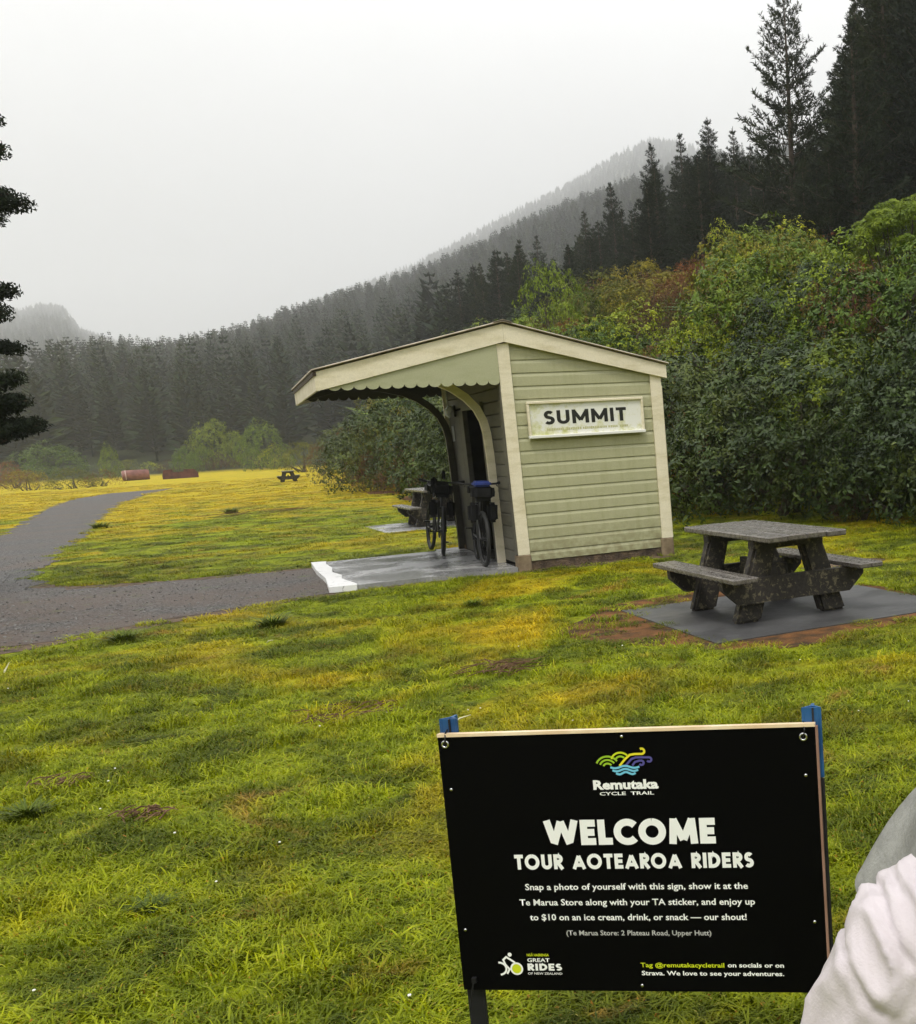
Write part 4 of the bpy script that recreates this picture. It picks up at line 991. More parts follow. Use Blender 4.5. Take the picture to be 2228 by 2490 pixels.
def lg(a, b_): return (.362 + (a - 735) * .000514, -.061 - (b_ - 265) * .00049)    # emblem grid
def lgp(pts): return [lg(*p) for p in pts]
def qarc(cx, cy, r0, a0, a1, n=10, ry=1.0): return lgp([(cx + r0 * math.cos(math.radians(a0 + (a1 - a0) * k / n)), cy - r0 * ry * math.sin(math.radians(a0 + (a1 - a0) * k / n))) for k in range(n + 1)])
TH = .0042
for k, r_ in enumerate((20, 36, 52)): stroke(qarc(780, 300, r_, 155, 35, 10, 1.0), TH, 'print_green' if k < 2 else 'print_green', k)
for k, r_ in enumerate((22, 40)): stroke(qarc(838, 270, r_, 165, 40, 10, .95), TH, ('print_green', 'print_lime')[k % 2], k + 3)
stroke(lgp([(832, 292), (858, 262), (880, 243), (902, 240), (930, 240)]) + qarc(932, 228, 12, -90, 120, 8), TH * 1.15, 'print_yellow', 6)
stroke(lgp([(858, 292), (886, 262), (905, 255), (960, 256)]) + qarc(962, 266, 10, 80, -150, 8), TH * 1.1, 'print_violet', 7)
stroke(lgp([(888, 292), (900, 276), (920, 270)]) + qarc(928, 280, 10, 110, -150, 8), TH * 1.1, 'print_violet', 8)
for k, (y_, a, c_) in enumerate(((297, 792, 918), (311, 800, 912), (325, 815, 900))):
    stroke(lgp([(a + (c_ - a) * q / 24, y_ + 5 * math.sin(q / 24 * 2 * PI * (1.5)) ) for q in range(25)]), TH * 1.1, 'print_blue', 9 + k)
# rider emblem
def rg(a, b_): return (.088 + (a - 310) * .000545, -.556 + (1195 - b_) * .00056)
def rgp(p): return [rg(*q) for q in p]
def disc(c_, r_, m_, k, name='emblem_disc'):
    mb = MB(); n = 24; cx, cz = rg(*c_); mb.add([(cx + r_ * math.cos(2 * PI * q / n), -.003 - .0001 * k, cz + r_ * math.sin(2 * PI * q / n)) for q in range(n)], [tuple(range(n))]); return obj(name, mb, sg, M[m_])
disc((393, 1168), .0152, 'print_white', 1); disc((393, 1168), .0110, 'print_lime', 3); disc((368, 1108), .0048, 'print_white', 1)
stroke([rg(318 + 30 * math.cos(math.radians(a)), 1168 - 26 * math.sin(math.radians(a))) for a in range(95, -100, -15)], .0046, 'print_white', 2)
stroke(rgp([(350, 1190), (362, 1170), (345, 1150), (338, 1130), (352, 1118), (368, 1128), (388, 1142)]), .0046, 'print_white', 4)
# ------------------------------------------------------------------ the person at the right edge
M['skin'] = mat('skin', (.55, .36, .27), .5)[0]; M['hair'] = simple('hair', (.05, .03, .02), (.10, .06, .04), 40, .6)
m_, nt, b = mat('jacket', (.74, .66, .67), .55, .3)
t = N(nt, 'ShaderNodeTexCoord'); w_ = N(nt, 'ShaderNodeTexWave'); w_.inputs['Scale'].default_value = 55; w_.inputs['Distortion'].default_value = 3; w_.inputs['Detail'].default_value = 2
nt.links.new(t.outputs['Object'], w_.inputs['Vector'])
f = noise(nt, 420, 2, t.outputs['Object']); mp_ = N(nt, 'ShaderNodeMapping'); mp_.inputs['Rotation'].default_value = (0, .9, .3); mp_.inputs['Scale'].default_value = (9, 9, 34); nt.links.new(t.outputs['Object'], mp_.inputs[0]); cr_ = noise(nt, 1.4, 3, mp_.outputs[0], .5, 1.5)
h_ = math_(nt, 'ADD', math_(nt, 'MULTIPLY', w_.outputs['Fac'], .25), math_(nt, 'ADD', math_(nt, 'MULTIPLY', cr_, 1.2), f)); bump(nt, b, h_, .35, .0012)
nt.links.new(ramp(nt, noise(nt, 18, 4, t.outputs['Object']), [(.3, (.52, .47, .49)), (.7, (.60, .55, .57))]), b.inputs['Base Color']); M['jacket'] = m_
M['hood'] = simple('hood', (.20, .20, .185), (.30, .30, .28), 30, .7, .3, .0015, 300)
M['trousers'] = simple('trousers', (.03, .03, .035), (.05, .05, .06), 20, .8, .2)
M['shoe'] = simple('shoe', (.08, .07, .06), (.14, .12, .1), 20, .8)
pe = thing('person', 'person in a pale pinkish white rain jacket, shoulder showing at the lower right edge', 'person', (.268, .70, 0), 0); pe.scale = (.96, .96, .96)
def skin_mesh(name, joints, edges, radii, m_, parent, sub=2, root=0, disp=None):
    me = bpy.data.meshes.new(name); me.from_pydata(joints, edges, []); o = bpy.data.objects.new(name, me); COL.objects.link(o)
    s_ = o.modifiers.new('skin', 'SKIN'); s_.use_smooth_shade = True
    for k, v_ in enumerate(me.skin_vertices[0].data):
        r_ = radii[k]; v_.radius = r_ if hasattr(r_, '__len__') else (r_, r_); v_.use_root = (k == root)
    ss_ = o.modifiers.new('sub', 'SUBSURF'); ss_.levels = sub; ss_.render_levels = sub
    dg = bpy.context.evaluated_depsgraph_get(); dg.update(); nm = bpy.data.meshes.new_from_object(o.evaluated_get(dg)); bpy.data.objects.remove(o)
    if disp:
        co = np.empty(len(nm.vertices) * 3); nm.vertices.foreach_get('co', co); no = np.empty(len(nm.vertices) * 3); nm.vertices.foreach_get('normal', no)
        co = co.reshape(-1, 3); no = no.reshape(-1, 3); co += no * disp(co)[:, None]; nm.vertices.foreach_set('co', co.ravel())
    nm.materials.clear(); nm.materials.append(m_); nm.polygons.foreach_set('use_smooth', [True] * len(nm.polygons)); nm.update(); nm.name = name
    return obj(name, nm, parent)
# joints, facing -y (towards the camera); the right arm (picture left) hangs, the left reaches forward to hold the camera
J = [(0, 0, .88), (0, .01, 1.02), (0, .01, 1.14), (0, .02, 1.225), (0, .01, 1.33), (0, -.01, 1.42),           # pelvis..neck
     (-.085, .02, 1.235), (-.160, .015, 1.215), (-.205, .0, 1.02), (-.200, -.05, .80), (-.20, -.07, .73),        # right arm
     (.09, .02, 1.235), (.160, .01, 1.215), (.22, -.22, 1.16), (.19, -.46, 1.28), (.18, -.53, 1.31),                # left arm
     (-.085, 0, .82), (-.10, .0, .46), (-.11, .02, .09), (-.12, -.10, .035), (.085, 0, .82), (.10, 0, .46), (.11, .02, .09), (.12, -.10, .035)]
E_ = [(0, 1), (1, 2), (2, 3), (3, 4), (4, 5), (3, 6), (6, 7), (7, 8), (8, 9), (9, 10), (3, 11), (11, 12), (12, 13), (13, 14), (14, 15), (0, 16), (16, 17), (17, 18), (18, 19), (0, 20), (20, 21), (21, 22), (22, 23)]
Rr = [(.13, .09), (.115, .085), (.12, .08), (.10, .065), .045, .045, .045, .040, .038, .030, .024, .045, .040, .036, .030, .024, .078, .052, .036, .030, .078, .052, .036, .030]
skin_mesh('body', J, E_, Rr, M['skin'], pe, 2)
CREASES = [((-.2136, 1.3064), (-.1847, 1.2541), .0028, .0050), ((-.1965, 1.3044), (-.1834, 1.2841), .0022, .0035), ((-.2312, 1.2966), (-.2192, 1.283), .0020, .0030), ((-.1984, 1.3062), (-.1948, 1.2848), .0020, .0035), ((-.2465, 1.2531), (-.2376, 1.2577), .0016, .0022), ((-.235, 1.245), (-.205, 1.215), .0030, .0030), ((-.17, 1.16), (-.09, 1.0), .006, .008), ((.16, 1.2), (.09, 1.02), .006, .008)]
def folds(amp):
    def f_(co):
        o_ = np.empty(len(co))
        for k, c_ in enumerate(co):
            v_ = Vector(c_); w__ = mn.noise(v_ * 6) * 2.0; a = mn.noise(Vector((v_.x * 24 + v_.z * 13 + w__, v_.y * 12, v_.z * 9 - v_.x * 17 + w__))); a2 = mn.noise(Vector((v_.x * 60 - v_.z * 40 + w__, v_.y * 30, v_.z * 12)))
            r_ = max(0, 1 - abs(a) * 3.2); r2 = max(0, 1 - abs(a2) * 3); o_[k] = amp * r_ ** 1.6 + amp * .22 * r2 ** 1.5 + amp * .5 * mn.noise(v_ * 12)
        for (x0, z0), (x1, z1), wd_, dp in CREASES:
            dx, dz = x1 - x0, z1 - z0; L2 = dx * dx + dz * dz; t_ = ((co[:, 0] - x0) * dx + (co[:, 2] - z0) * dz) / L2; sd_ = ((co[:, 0] - x0) * dz - (co[:, 2] - z0) * dx) / math.sqrt(L2)
            sd_ = sd_ + .004 * np.sin(t_ * 5); w_ = np.clip(t_ + .35, 0, .35) / .35 * np.clip(1.35 - t_, 0, .35) / .35 * (co[:, 1] < .05)
            o_ += w_ * dp * (-np.exp(-(sd_ / wd_) ** 2) + .75 * np.exp(-((sd_ - 2.6 * wd_) / (1.9 * wd_)) ** 2) + .45 * np.exp(-((sd_ + 2.4 * wd_) / (1.8 * wd_)) ** 2))
        return o_
    return f_
JJ = [(0, 0, .80), (0, .01, .95), (0, .01, 1.12), (0, .01, 1.245), (-.10, .01, 1.262), (-.172, .008, 1.235), (-.212, -.0, 1.14), (-.222, .0, 1.0), (-.205, -.05, .82), (.10, .01, 1.266), (.175, .0, 1.235), (.23, -.22, 1.15), (.195, -.44, 1.27), (0, .01, 1.32)]
EJ = [(0, 1), (1, 2), (2, 3), (3, 4), (4, 5), (5, 6), (6, 7), (7, 8), (3, 9), (9, 10), (10, 11), (11, 12), (3, 13)]
RJ = [(.18, .13), (.165, .12), (.165, .12), (.15, .11), (.082, .078), (.066, .066), (.062, .062), (.060, .060), .046, (.082, .078), .068, .056, .044, (.075, .07)]
skin_mesh('jacket', JJ, EJ, RJ, M['jacket'], pe, 5, 0, folds(.007))
# hood lying back round the neck
mb = MB(); n = 28; rows = []
for i_, (rr_, zz, yo) in enumerate(((.205, 1.235, .075), (.187, 1.285, .075), (.160, 1.33, .07), (.125, 1.385, .035), (.100, 1.395, .03), (.092, 1.36, .02))):
    for q in range(n):
        a = 2 * PI * q / n; w = 1 + .05 * math.sin(a * 5 + i_) ; mb.v.append((rr_ * w * math.cos(a), yo + rr_ * .60 * w * math.sin(a), zz + .012 * math.sin(a * 3 + i_)))
for i_ in range(5):
    for q in range(n): mb.f.append((i_ * n + q, i_ * n + (q + 1) % n, (i_ + 1) * n + (q + 1) % n, (i_ + 1) * n + q)); mb.mi.append(0)
ho = obj('hood', mb, pe, M['hood'], smooth=True); sb = ho.modifiers.new('s', 'SUBSURF'); sb.levels = sb.render_levels = 2
skin_mesh('trousers', [(0, 0, .90), (-.088, 0, .80), (-.102, .0, .46), (-.112, .02, .12), (.088, 0, .80), (.102, 0, .46), (.112, .02, .12)], [(0, 1), (1, 2), (2, 3), (0, 4), (4, 5), (5, 6)], [(.15, .11), .10, .072, .062, .10, .072, .062], M['trousers'], pe, 2)
for s_ in (-1, 1):
    skin_mesh('shoe', [(s_ * .112, .05, .045), (s_ * .115, -.03, .045), (s_ * .122, -.13, .035)], [(0, 1), (1, 2)], [(.045, .045), (.045, .04), (.038, .032)], M['shoe'], pe, 2)
# head
bm = bmesh.new(); bmesh.ops.create_uvsphere(bm, u_segments=32, v_segments=24, radius=1)
for v_ in bm.verts:
    c_ = v_.co.copy(); x_, y_, z_ = c_
    w = 1 - .22 * max(0, -z_) ** 1.5; v_.co = Vector((x_ * .075 * w, y_ * .095 * (1 - .12 * max(0, -z_)), z_ * .115))
    if y_ < 0:
        nose = math.exp(-((x_ / .13) ** 2 + ((z_ + .12) / .20) ** 2)); v_.co.y -= .022 * nose
        for ex in (-.38, .38): v_.co.y += .012 * math.exp(-(((x_ - ex) / .17) ** 2 + ((z_ - .05) / .11) ** 2))
        lips = math.exp(-((x_ / .28) ** 2 + ((z_ + .45) / .06) ** 2)); v_.co.y -= .006 * lips; v_.co.y -= .008 * math.exp(-((x_ / .3) ** 2 + ((z_ + .8) / .15) ** 2))
for v_ in bm.verts: v_.co += Vector((0, -.025, 1.50))
me = bpy.data.meshes.new('head'); bm.to_mesh(me); bm.free(); me.materials.append(M['skin']); hd_ = obj('head', me, pe, smooth=True)
for s_ in (-1, 1):
    mb = MB(); mb.tube([(s_ * .027, -.112, 1.506), (s_ * .027, -.104, 1.506)], [.011, .012], 12); obj('eye', mb, pe, mat('eye', (.12, .1, .08), .1)[0])
    mb = MB(); mb.tube([(s_ * .072, -.01, 1.475), (s_ * .082, -.005, 1.50), (s_ * .078, 0, 1.525)], [.008, .014, .008], 8); obj('ear', mb, pe, M['skin'], smooth=True)
bm = bmesh.new(); bmesh.ops.create_uvsphere(bm, u_segments=24, v_segments=16, radius=1)
bmesh.ops.delete(bm, geom=[v_ for v_ in bm.verts if v_.co.z < -.35 or (v_.co.y < -.55 and v_.co.z < .5)], context='VERTS')
for v_ in bm.verts: v_.co = Vector((v_.co.x * .086, v_.co.y * .106, v_.co.z * .122)) * (1 + .03 * mn.noise(v_.co * 9)) + Vector((0, -.015, 1.508))
me = bpy.data.meshes.new('hair'); bm.to_mesh(me); bm.free(); me.materials.append(M['hair']); obj('hair', me, pe, smooth=True)
# hands
def hand(o_, fd, up, curl):
    o_ = Vector(o_); fd = Vector(fd).normalized(); up = Vector(up).normalized(); sd_ = fd.cross(up).normalized()
    P0 = [o_, o_ + fd * .045, o_ + fd * .08]; Js = [tuple(p) for p in P0]; Es = [(0, 1), (1, 2)]; Rs = [(.024, .017), (.032, .015), (.030, .013)]
    for k, (of, ln) in enumerate(((-.027, .068), (-.009, .078), (.009, .073), (.026, .058))):
        b0 = len(Js); p = o_ + fd * .078 + sd_ * of; Js.append(tuple(p)); Rs.append(.0095); Es.append((2, b0)); d = fd.copy()
        for q in range(3): d = (d - up * curl).normalized(); p = p + d * ln / 3; Js.append(tuple(p)); Rs.append(.009 - .0009 * q); Es.append((b0 + q, b0 + q + 1))
    b0 = len(Js); p = o_ + fd * .03 - sd_ * .03; Js.append(tuple(p)); Rs.append(.011); Es.append((1, b0)); d = (fd * .7 - sd_ * .7 - up * .3).normalized()
    for q in range(2): p = p + d * .03; Js.append(tuple(p)); Rs.append(.010 - q * .001); Es.append((b0 + q, b0 + q + 1)); d = (d + fd * .3).normalized()
    skin_mesh('hand', Js, Es, Rs, M['skin'], pe, 2)
hand((-.20, -.07, .735), (.02, -.12, -1), (1, 0, 0), .22); hand((.18, -.52, 1.31), (-.1, -.9, .35), (0, 0, 1), .45)
# ------------------------------------------------------------------ vegetation
def quads_mesh(name, cen, axu, axv, m_):
    "leaf cards: centre, half axes"
    n = len(cen); v = np.empty((n, 4, 3)); v[:, 0] = cen - axu; v[:, 1] = cen - axv * .9; v[:, 2] = cen + axu; v[:, 3] = cen + axv * .9
    return np_mesh(name, v.reshape(-1, 3), np.arange(n * 4).reshape(n, 4), m_)
def unit(a): return a / (np.linalg.norm(a, axis=-1, keepdims=True) + 1e-9)
def shrub_meshes(seed, rx, h, ndome, per, lsize, m_, asp=.45, droop=0.0, stems=6, rough_=.16, dome=.46):
    "bush of rounded leafy domes with deep gaps between them, plus stems"
    r = np.random.RandomState(seed); C_, Rr = [], []
    for k in range(ndome):
        if k == 0: a, q, z = 0, 0, h - rx * dome * .95
        else:
            u = ((k + r.rand()) / ndome) ** 1.7; a = k * 2.4 + r.randn() * .35; el = u * 1.15; q = rx * (1 - dome * .62) * math.cos(el * .95) * (.85 + .3 * r.rand()); z = .24 * rx + (h - rx * dome - .24 * rx) * math.sin(el * 1.2) * (.8 + .3 * r.rand())
        C_.append((q * math.cos(a), q * math.sin(a), z)); Rr.append(rx * dome * (.72 + .5 * r.rand()))
    C_ = np.array(C_); Rr = np.array(Rr); NS = 6; idx = np.repeat(np.arange(ndome), per // NS); n = len(idx); sq = np.array([1, 1, .86])
    d = unit(r.randn(n, 3)); d[:, 2] = np.where(d[:, 2] < -.5, -d[:, 2], d[:, 2])
    ph = r.rand(ndome, 3) * 6.28; lump = (np.sin(d[:, 0] * 6 + ph[idx, 0]) + np.sin(d[:, 1] * 7 + ph[idx, 1]) + np.sin(d[:, 2] * 6 + ph[idx, 2])) / 3
    rad_ = Rr[idx] * (1 + rough_ * lump + .03 * r.randn(n) - .13 * (r.rand(n) < .35)); cen = C_[idx] + d * rad_[:, None] * sq
    keep = cen[:, 2] > .02      # sprays buried in a neighbouring dome are dropped
    for k in range(ndome): keep &= ~((np.linalg.norm((cen - C_[k]) / sq, axis=1) < Rr[k] * .74) & (idx != k))
    cen, d = cen[keep], d[keep]; sn = unit(d * 1.2 + np.array([0, 0, .25]) + r.randn(len(cen), 3) * .50)      # one facing per spray
    t1 = unit(np.cross(sn, r.randn(len(cen), 3))); t2 = np.cross(sn, t1); sp_ = lsize * 2.1
    cen = np.repeat(cen, NS, 0); sn = np.repeat(sn, NS, 0); t1 = np.repeat(t1, NS, 0); t2 = np.repeat(t2, NS, 0); n = len(cen); al = r.rand(n) * 6.28; rq = r.rand(n) ** .5 * sp_
    ax_ = t1 * np.cos(al)[:, None] + t2 * np.sin(al)[:, None]; cen = cen + ax_ * rq[:, None] - sn * (rq ** 2 / sp_ * .5)[:, None]
    nor = unit(sn + ax_ * .35 + r.randn(n, 3) * .22); u = unit(ax_ - nor * np.sum(ax_ * nor, 1, keepdims=True)); v = np.cross(nor, u)
    if droop: u = unit(u + np.array([0, 0, -1.0]) * .8 * droop)
    s_ = lsize * (.6 + .8 * r.rand(n))[:, None]; crown = quads_mesh('crown', cen, u * s_, v * s_ * asp, m_)
    mb = MB(); rr_ = random.Random(seed)
    for k in range(stems):
        c_ = Vector(C_[rr_.randrange(ndome)]); b_ = Vector((rr_.uniform(-.2, .2) * rx, rr_.uniform(-.2, .2) * rx, -.2)); mid_ = b_.lerp(c_, .5) + Vector((rr_.uniform(-.15, .15), rr_.uniform(-.15, .15), .1)) * rx
        mb.tube([b_, mid_, c_], [.035 * rx + .012, .022 * rx + .008, .008], 5)
    return crown, mb.mesh('stems', M['bark'])
def frond_meshes(seed, n, ln, m_, w=.11, trunk=0.0, arch=.9, up0=.9):
    "fern crown: arching fronds of leaflets"
    r = random.Random(seed); mb = MB()
    for k in range(n):
        a = 2 * PI * k / n * 2.4 + r.uniform(-.3, .3); L_ = ln * r.uniform(.7, 1.15); th = r.uniform(.35, up0); p = Vector((0, 0, trunk)); d = Vector((math.cos(a) * math.cos(th), math.sin(a) * math.cos(th), math.sin(th))); seg = 12
        sd_ = Vector((-math.sin(a), math.cos(a), 0))
        for q in range(seg):
            u = (q + .5) / seg; p2 = p + d * L_ / seg; wd = w * ln * 2.0 * (math.sin(PI * min(1, u * .95 + .08)) ** .7)
            for s_ in (-1, 1):
                o_ = sd_ * s_ * wd + d * wd * .35 - Vector((0, 0, wd * .25)); mb.add([p, p.lerp(p2, .62), p.lerp(p2, .5) + o_], [(0, 1, 2)])
            d = (d - Vector((0, 0, arch / seg))).normalized(); p = p2
    cr = mb.mesh('fronds', m_); tb = MB(); tb.tube([(0, 0, -.2), (0, 0, trunk * .5), (0, 0, trunk + .05)], [.11, .09, .08], 7); return cr, tb.mesh('trunk', M['bark'])
def radiate_pine(seed, h, m_, spread=.24, whorl=.55, bare=.15, tuft=.24, low=False, gap=0.0, up=.35, pw_=.8):
    "pine of whorled branches carrying needle tufts"
    r = np.random.RandomState(seed); cen, u_, v_ = [], [], []; mb = MB()
    mb.tube([(0, 0, -1.2), (0, 0, h * .4), (0, 0, h * .8), (0, 0, h)], [h * .018, h * .012, h * .005, .02], 8)
    z = h * bare
    while z < h * .985:
        f = (h - z) / h; L0 = h * spread * (f ** pw_) * (.8 + .35 * r.rand()) + .08; nb_ = r.randint(5, 8); a0 = r.rand() * 6.28
        for b_ in range(nb_):
            if r.rand() < gap: continue
            a = a0 + 6.283 * b_ / nb_ + r.randn() * .18; L_ = L0 * (.55 + .6 * r.rand()); el = up * (1.3 - 1.2 * f) + r.randn() * .1
            d = np.array([math.cos(a) * math.cos(el), math.sin(a) * math.cos(el), math.sin(el)]); side = np.array([-math.sin(a), math.cos(a), 0]); base = np.array([0, 0, z + r.randn() * .12 * whorl])
            pts = [base, base + d * L_ * .5 + np.array([0, 0, -.02 * L_]), base + d * L_ + np.array([0, 0, .16 * L_])]
            mb.tube([Vector(p) for p in pts], [max(.012, .012 * L_), max(.008, .008 * L_), .005], 3, False)
            nt_ = max(3, int(L_ / (tuft * .50)))
            for q in range(nt_):
                t_ = .25 + .75 * (q + r.rand() * .7) / nt_; t_ = min(t_, 1); pb = pts[0] * (1 - t_) ** 2 + 2 * pts[1] * t_ * (1 - t_) + pts[2] * t_ ** 2
                for s_ in (-1, 0, 1):
                    if s_ and r.rand() < .2: continue
                    off = side * s_ * L_ * .26 * (1.25 - t_) * (.5 + r.rand()); p = pb + off + np.array([0, 0, abs(s_) * .02 + r.randn() * .03]); dirn = unit(d * .8 + side * s_ * .7 + np.array([0, 0, .55]))
                    for w in range(5):
                        dd = unit(dirn + r.randn(3) * .62); ln_ = tuft * (.6 + .6 * r.rand()) * (.6 + .5 * min(1, f * 1.6)); pw = unit(np.cross(dd, r.randn(3))); cen.append(p + dd * ln_ * .45); u_.append(dd * ln_ * .55); v_.append(pw * ln_ * .10)
        z += whorl * (.6 + .7 * r.rand()) * (.5 + .7 * f)
    p = np.array([0, 0, h])
    for w in range(14): dd = unit(np.array([0, 0, 1.3]) + r.randn(3) * .5); cen.append(p + dd * tuft * .4 - np.array([0, 0, .1 * w / 3])); u_.append(dd * tuft * .5); v_.append(unit(np.cross(dd, r.randn(3))) * tuft * .09)
    return quads_mesh('crown', np.array(cen), np.array(u_), np.array(v_), m_), mb.mesh('trunk', M['bark'])
def far_pine(seed, h=1.0, spread=.20):
    "light conifer for the hillside, unit height"
    r = np.random.RandomState(seed); vs = []; fs = []; z = .12; k = 0
    while z < .97:
        f = 1 - z; nb_ = 7 if f > .3 else 5; L0 = spread * f ** .75 * (.85 + .3 * r.rand()) + .012
        for b_ in range(nb_):
            a = r.rand() * .5 + 6.283 * b_ / nb_ + k; L_ = L0 * (.6 + .6 * r.rand()); el = .15 + .5 * (1 - f) + r.randn() * .12; w = L_ * .30 + .006
            d = np.array([math.cos(a), math.sin(a), 0]); s_ = np.array([-d[1], d[0], 0]); b0 = len(vs); base = np.array([0, 0, z]); tip = base + d * L_ + np.array([0, 0, L_ * math.tan(el) * .6])
            m1 = base + d * L_ * .55 + np.array([0, 0, -.01]); vs += [base, m1 + s_ * w, tip, m1 - s_ * w, m1 + np.array([0, 0, w * .9]), base + np.array([0, 0, -.012])]
            fs += [(b0, b0 + 1, b0 + 2), (b0, b0 + 2, b0 + 3), (b0, b0 + 4, b0 + 2)]
        z += .045 * (.7 + .6 * r.rand()); k += 1
    b0 = len(vs); vs += [(-.008, 0, .9), (.008, 0, .9), (0, .004, 1.0), (-.012, 0, -.08), (.012, 0, -.08), (0, 0, .9), (0, -.012, -.08), (0, .012, -.08)]; fs += [(b0, b0 + 1, b0 + 2), (b0 + 3, b0 + 4, b0 + 5), (b0 + 6, b0 + 7, b0 + 5)]
    return np_mesh('hillside_pine', np.array(vs, float), np.array(fs), M['needle_far'])
def plant(name, cr, st, loc, rz, sc, label, cat, group=None, cname='crown', sname='stems'):
    t = thing(name, label, cat, loc, rz, group); t.scale = sc if hasattr(sc, '__len__') else (sc, sc, sc)
    obj(cname, cr, t); obj(sname, st, t); return t

def screen(p):
    w = Vector(p) - EYE; z = w.dot(F3); return ((PPX + FPX * w.dot(R3) / z) / 1.22418, (PPY - FPX * w.dot(U3) / z) / 1.22418)
def bank_zone(x, y, z):
    u, v = screen((x, y, z + 1))
    if u < 880: return 'left of the shelter, beyond the bicycles'
    if u < 1045: return 'hidden mostly behind the shelter roof'
    if u < 1310: return 'above the right half of the shelter roof' if v < 640 else 'just above the right slope of the shelter roof'
    c_ = 'right beside the shelter wall' if u < 1430 else 'behind the near picnic table' if u < 1640 else 'at the right picture edge'
    r_ = 'at the bank foot' if v > 900 else 'low on the bank' if v > 760 else 'half way up the bank' if v > 600 else 'near the crest of the bank'
    return r_ + ' ' + c_
def pine_zone(x, y):
    u = screen((x, y, hz(x, y) + 8))[0]
    return 'at the far left' if u < 250 else 'left of the valley middle' if u < 480 else 'behind the left canopy end' if u < 680 else 'behind the shelter canopy' if u < 900 else 'behind the shelter ridge' if u < 1080 else 'left of the spiky tops' if u < 1260 else 'among the spiky tops' if u < 1480 else 'beneath the tallest pine' if u < 1640 else 'in the dark right corner'
# --- pines: where they stand
FARP = [far_pine(300 + k, spread=.17 + .05 * (k % 3)) for k in range(6)]
rp = np.random.RandomState(5)
sites = []
def add_grid(y0, y1, t0, t1, stp, cond, hh):
    y = y0
    while y < y1:
        x = t0 * y
        while x < t1 * y:
            px_, py_ = x + rp.uniform(-.42, .42) * stp, y + rp.uniform(-.42, .42) * stp
            if cond(px_, py_): sites.append((px_, py_, hh(px_, py_)))
            x += stp
        y += stp
# belt above the bank
def bank_c(x, y): s_ = slope_s(x, y); return 13.5 < s_ < 70 and not (y < 60 and s_ < 15)
add_grid(38, 190, -.62, .36, 4.6, bank_c, lambda x, y: rp.uniform(11, 16.5) if y > 58 else rp.uniform(13, 19))
add_grid(44, 66, .062, .27, 3.3, lambda x, y: True, lambda x, y: rp.uniform(19, 25))
def hill_c(x, y):
    t = x / y; yc_ = float(crest_y(t)); return y < yc_ + 12 and slope_s(x, y) > -62
add_grid(180, 800, -.82, .0, 7.3, hill_c, lambda x, y: rp.uniform(11, 22) if y < 300 else rp.uniform(11, 19))
def visible(x, y): t = x / y; return -.80 < t < .24
sites = [s_ for s_ in sites if visible(s_[0], s_[1])]
sites.sort(key=lambda s_: -s_[2] / s_[1])
# keep the sky clear where the photograph shows it: the belt stays under its own skyline
SK0 = [(1040, 505), (1100, 470), (1150, 425), (1210, 362), (1260, 345), (1295, 285), (1330, 285), (1355, 268), (1385, 262), (1405, 240), (1440, 262), (1480, 255), (1500, 250), (1600, 245), (1640, 200), (1665, 40), (1700, -80), (1760, -200), (2000, -300)]
T0, E0 = te(SK0)
def cap_h(x, y, h_):
    t = x / y
    z_ = hz(x, y); top = CAMH + (np.interp(t, T0, E0) if (t > T0[0] and y < 178) else np.interp(t, T1, E1)) * y - (.012 + .016 * rp.rand()) * y * (y < 178) - (y >= 178) * (7 * rp.rand() ** 1.5 - 1)
    return min(h_, top - z_)
NEARP = []
for k in range(5):
    NEARP.append(radiate_pine(400 + k, 14, M['needle_near'], spread=.25 + .03 * (k % 3), gap=.06, whorl=.66, bare=.03, tuft=.30))
tall_cr, tall_st = radiate_pine(444, 15, M['needle_near'], spread=.33, whorl=.80, bare=.12, tuft=.37, gap=.09, up=.52, pw_=.55)
p = at_depth(1578, 430, 54); zt_ = at_depth(1560, -25, 54).z; zb_ = hz(p.x, 54)
plant('tall_pine', tall_cr, tall_st, (p.x, 54, zb_ - .4), .4, ((zt_ - zb_) / 15 * .95, (zt_ - zb_) / 15 * .95, (zt_ - zb_) / 15), 'tallest pine with thin open crown, white sky showing between its branches', 'pine tree', 'pines above the bank', 'crown', 'trunk')
NAMED = [(1292, 285, 84, 'pine with pointed top, leftmost of the three spiky tops above the bank'), (1350, 268, 80, 'broad pine between two pointed pines above the bank'), (1405, 236, 76, 'pine with a needle thin leader, rightmost of the three spiky tops'),
         (1455, 255, 70, 'pine standing close on the left of the tallest open pine'), (1212, 365, 96, 'small pine on the skyline left of the spiky tops'), (1160, 420, 112, 'pine on the skyline above the bright green tree'), (1065, 470, 125, 'dark pine rising above the shelter roof ridge')]
for k, (x, y, Y_, lb) in enumerate(NAMED):
    q = at_depth(x, y, Y_); zb_ = hz(q.x, Y_); h_ = q.z - zb_; s_ = h_ / 14; cr, st = NEARP[k % 5]
    plant('pine_tree', cr, st, (q.x, Y_, zb_), k * 1.1, (s_ * .95, s_ * .95, s_), lb, 'pine tree', 'pines above the bank', 'crown', 'trunk')
ind, rest = [], []
nn_ = 0
for x, y, h_ in sites:
    h2 = cap_h(x, y, h_ * .98)
    if h2 < 5: continue
    t = x / y
    if abs(t - .038) < .028 and y < 54: continue
    if nn_ < 290: ind.append((x, y, h2)); nn_ += 1
    else: rest.append((x, y, h2))
GL = {0: 'near dark pine', 1: 'dark pine of the belt above the bank', 2: 'small far plantation pine'}
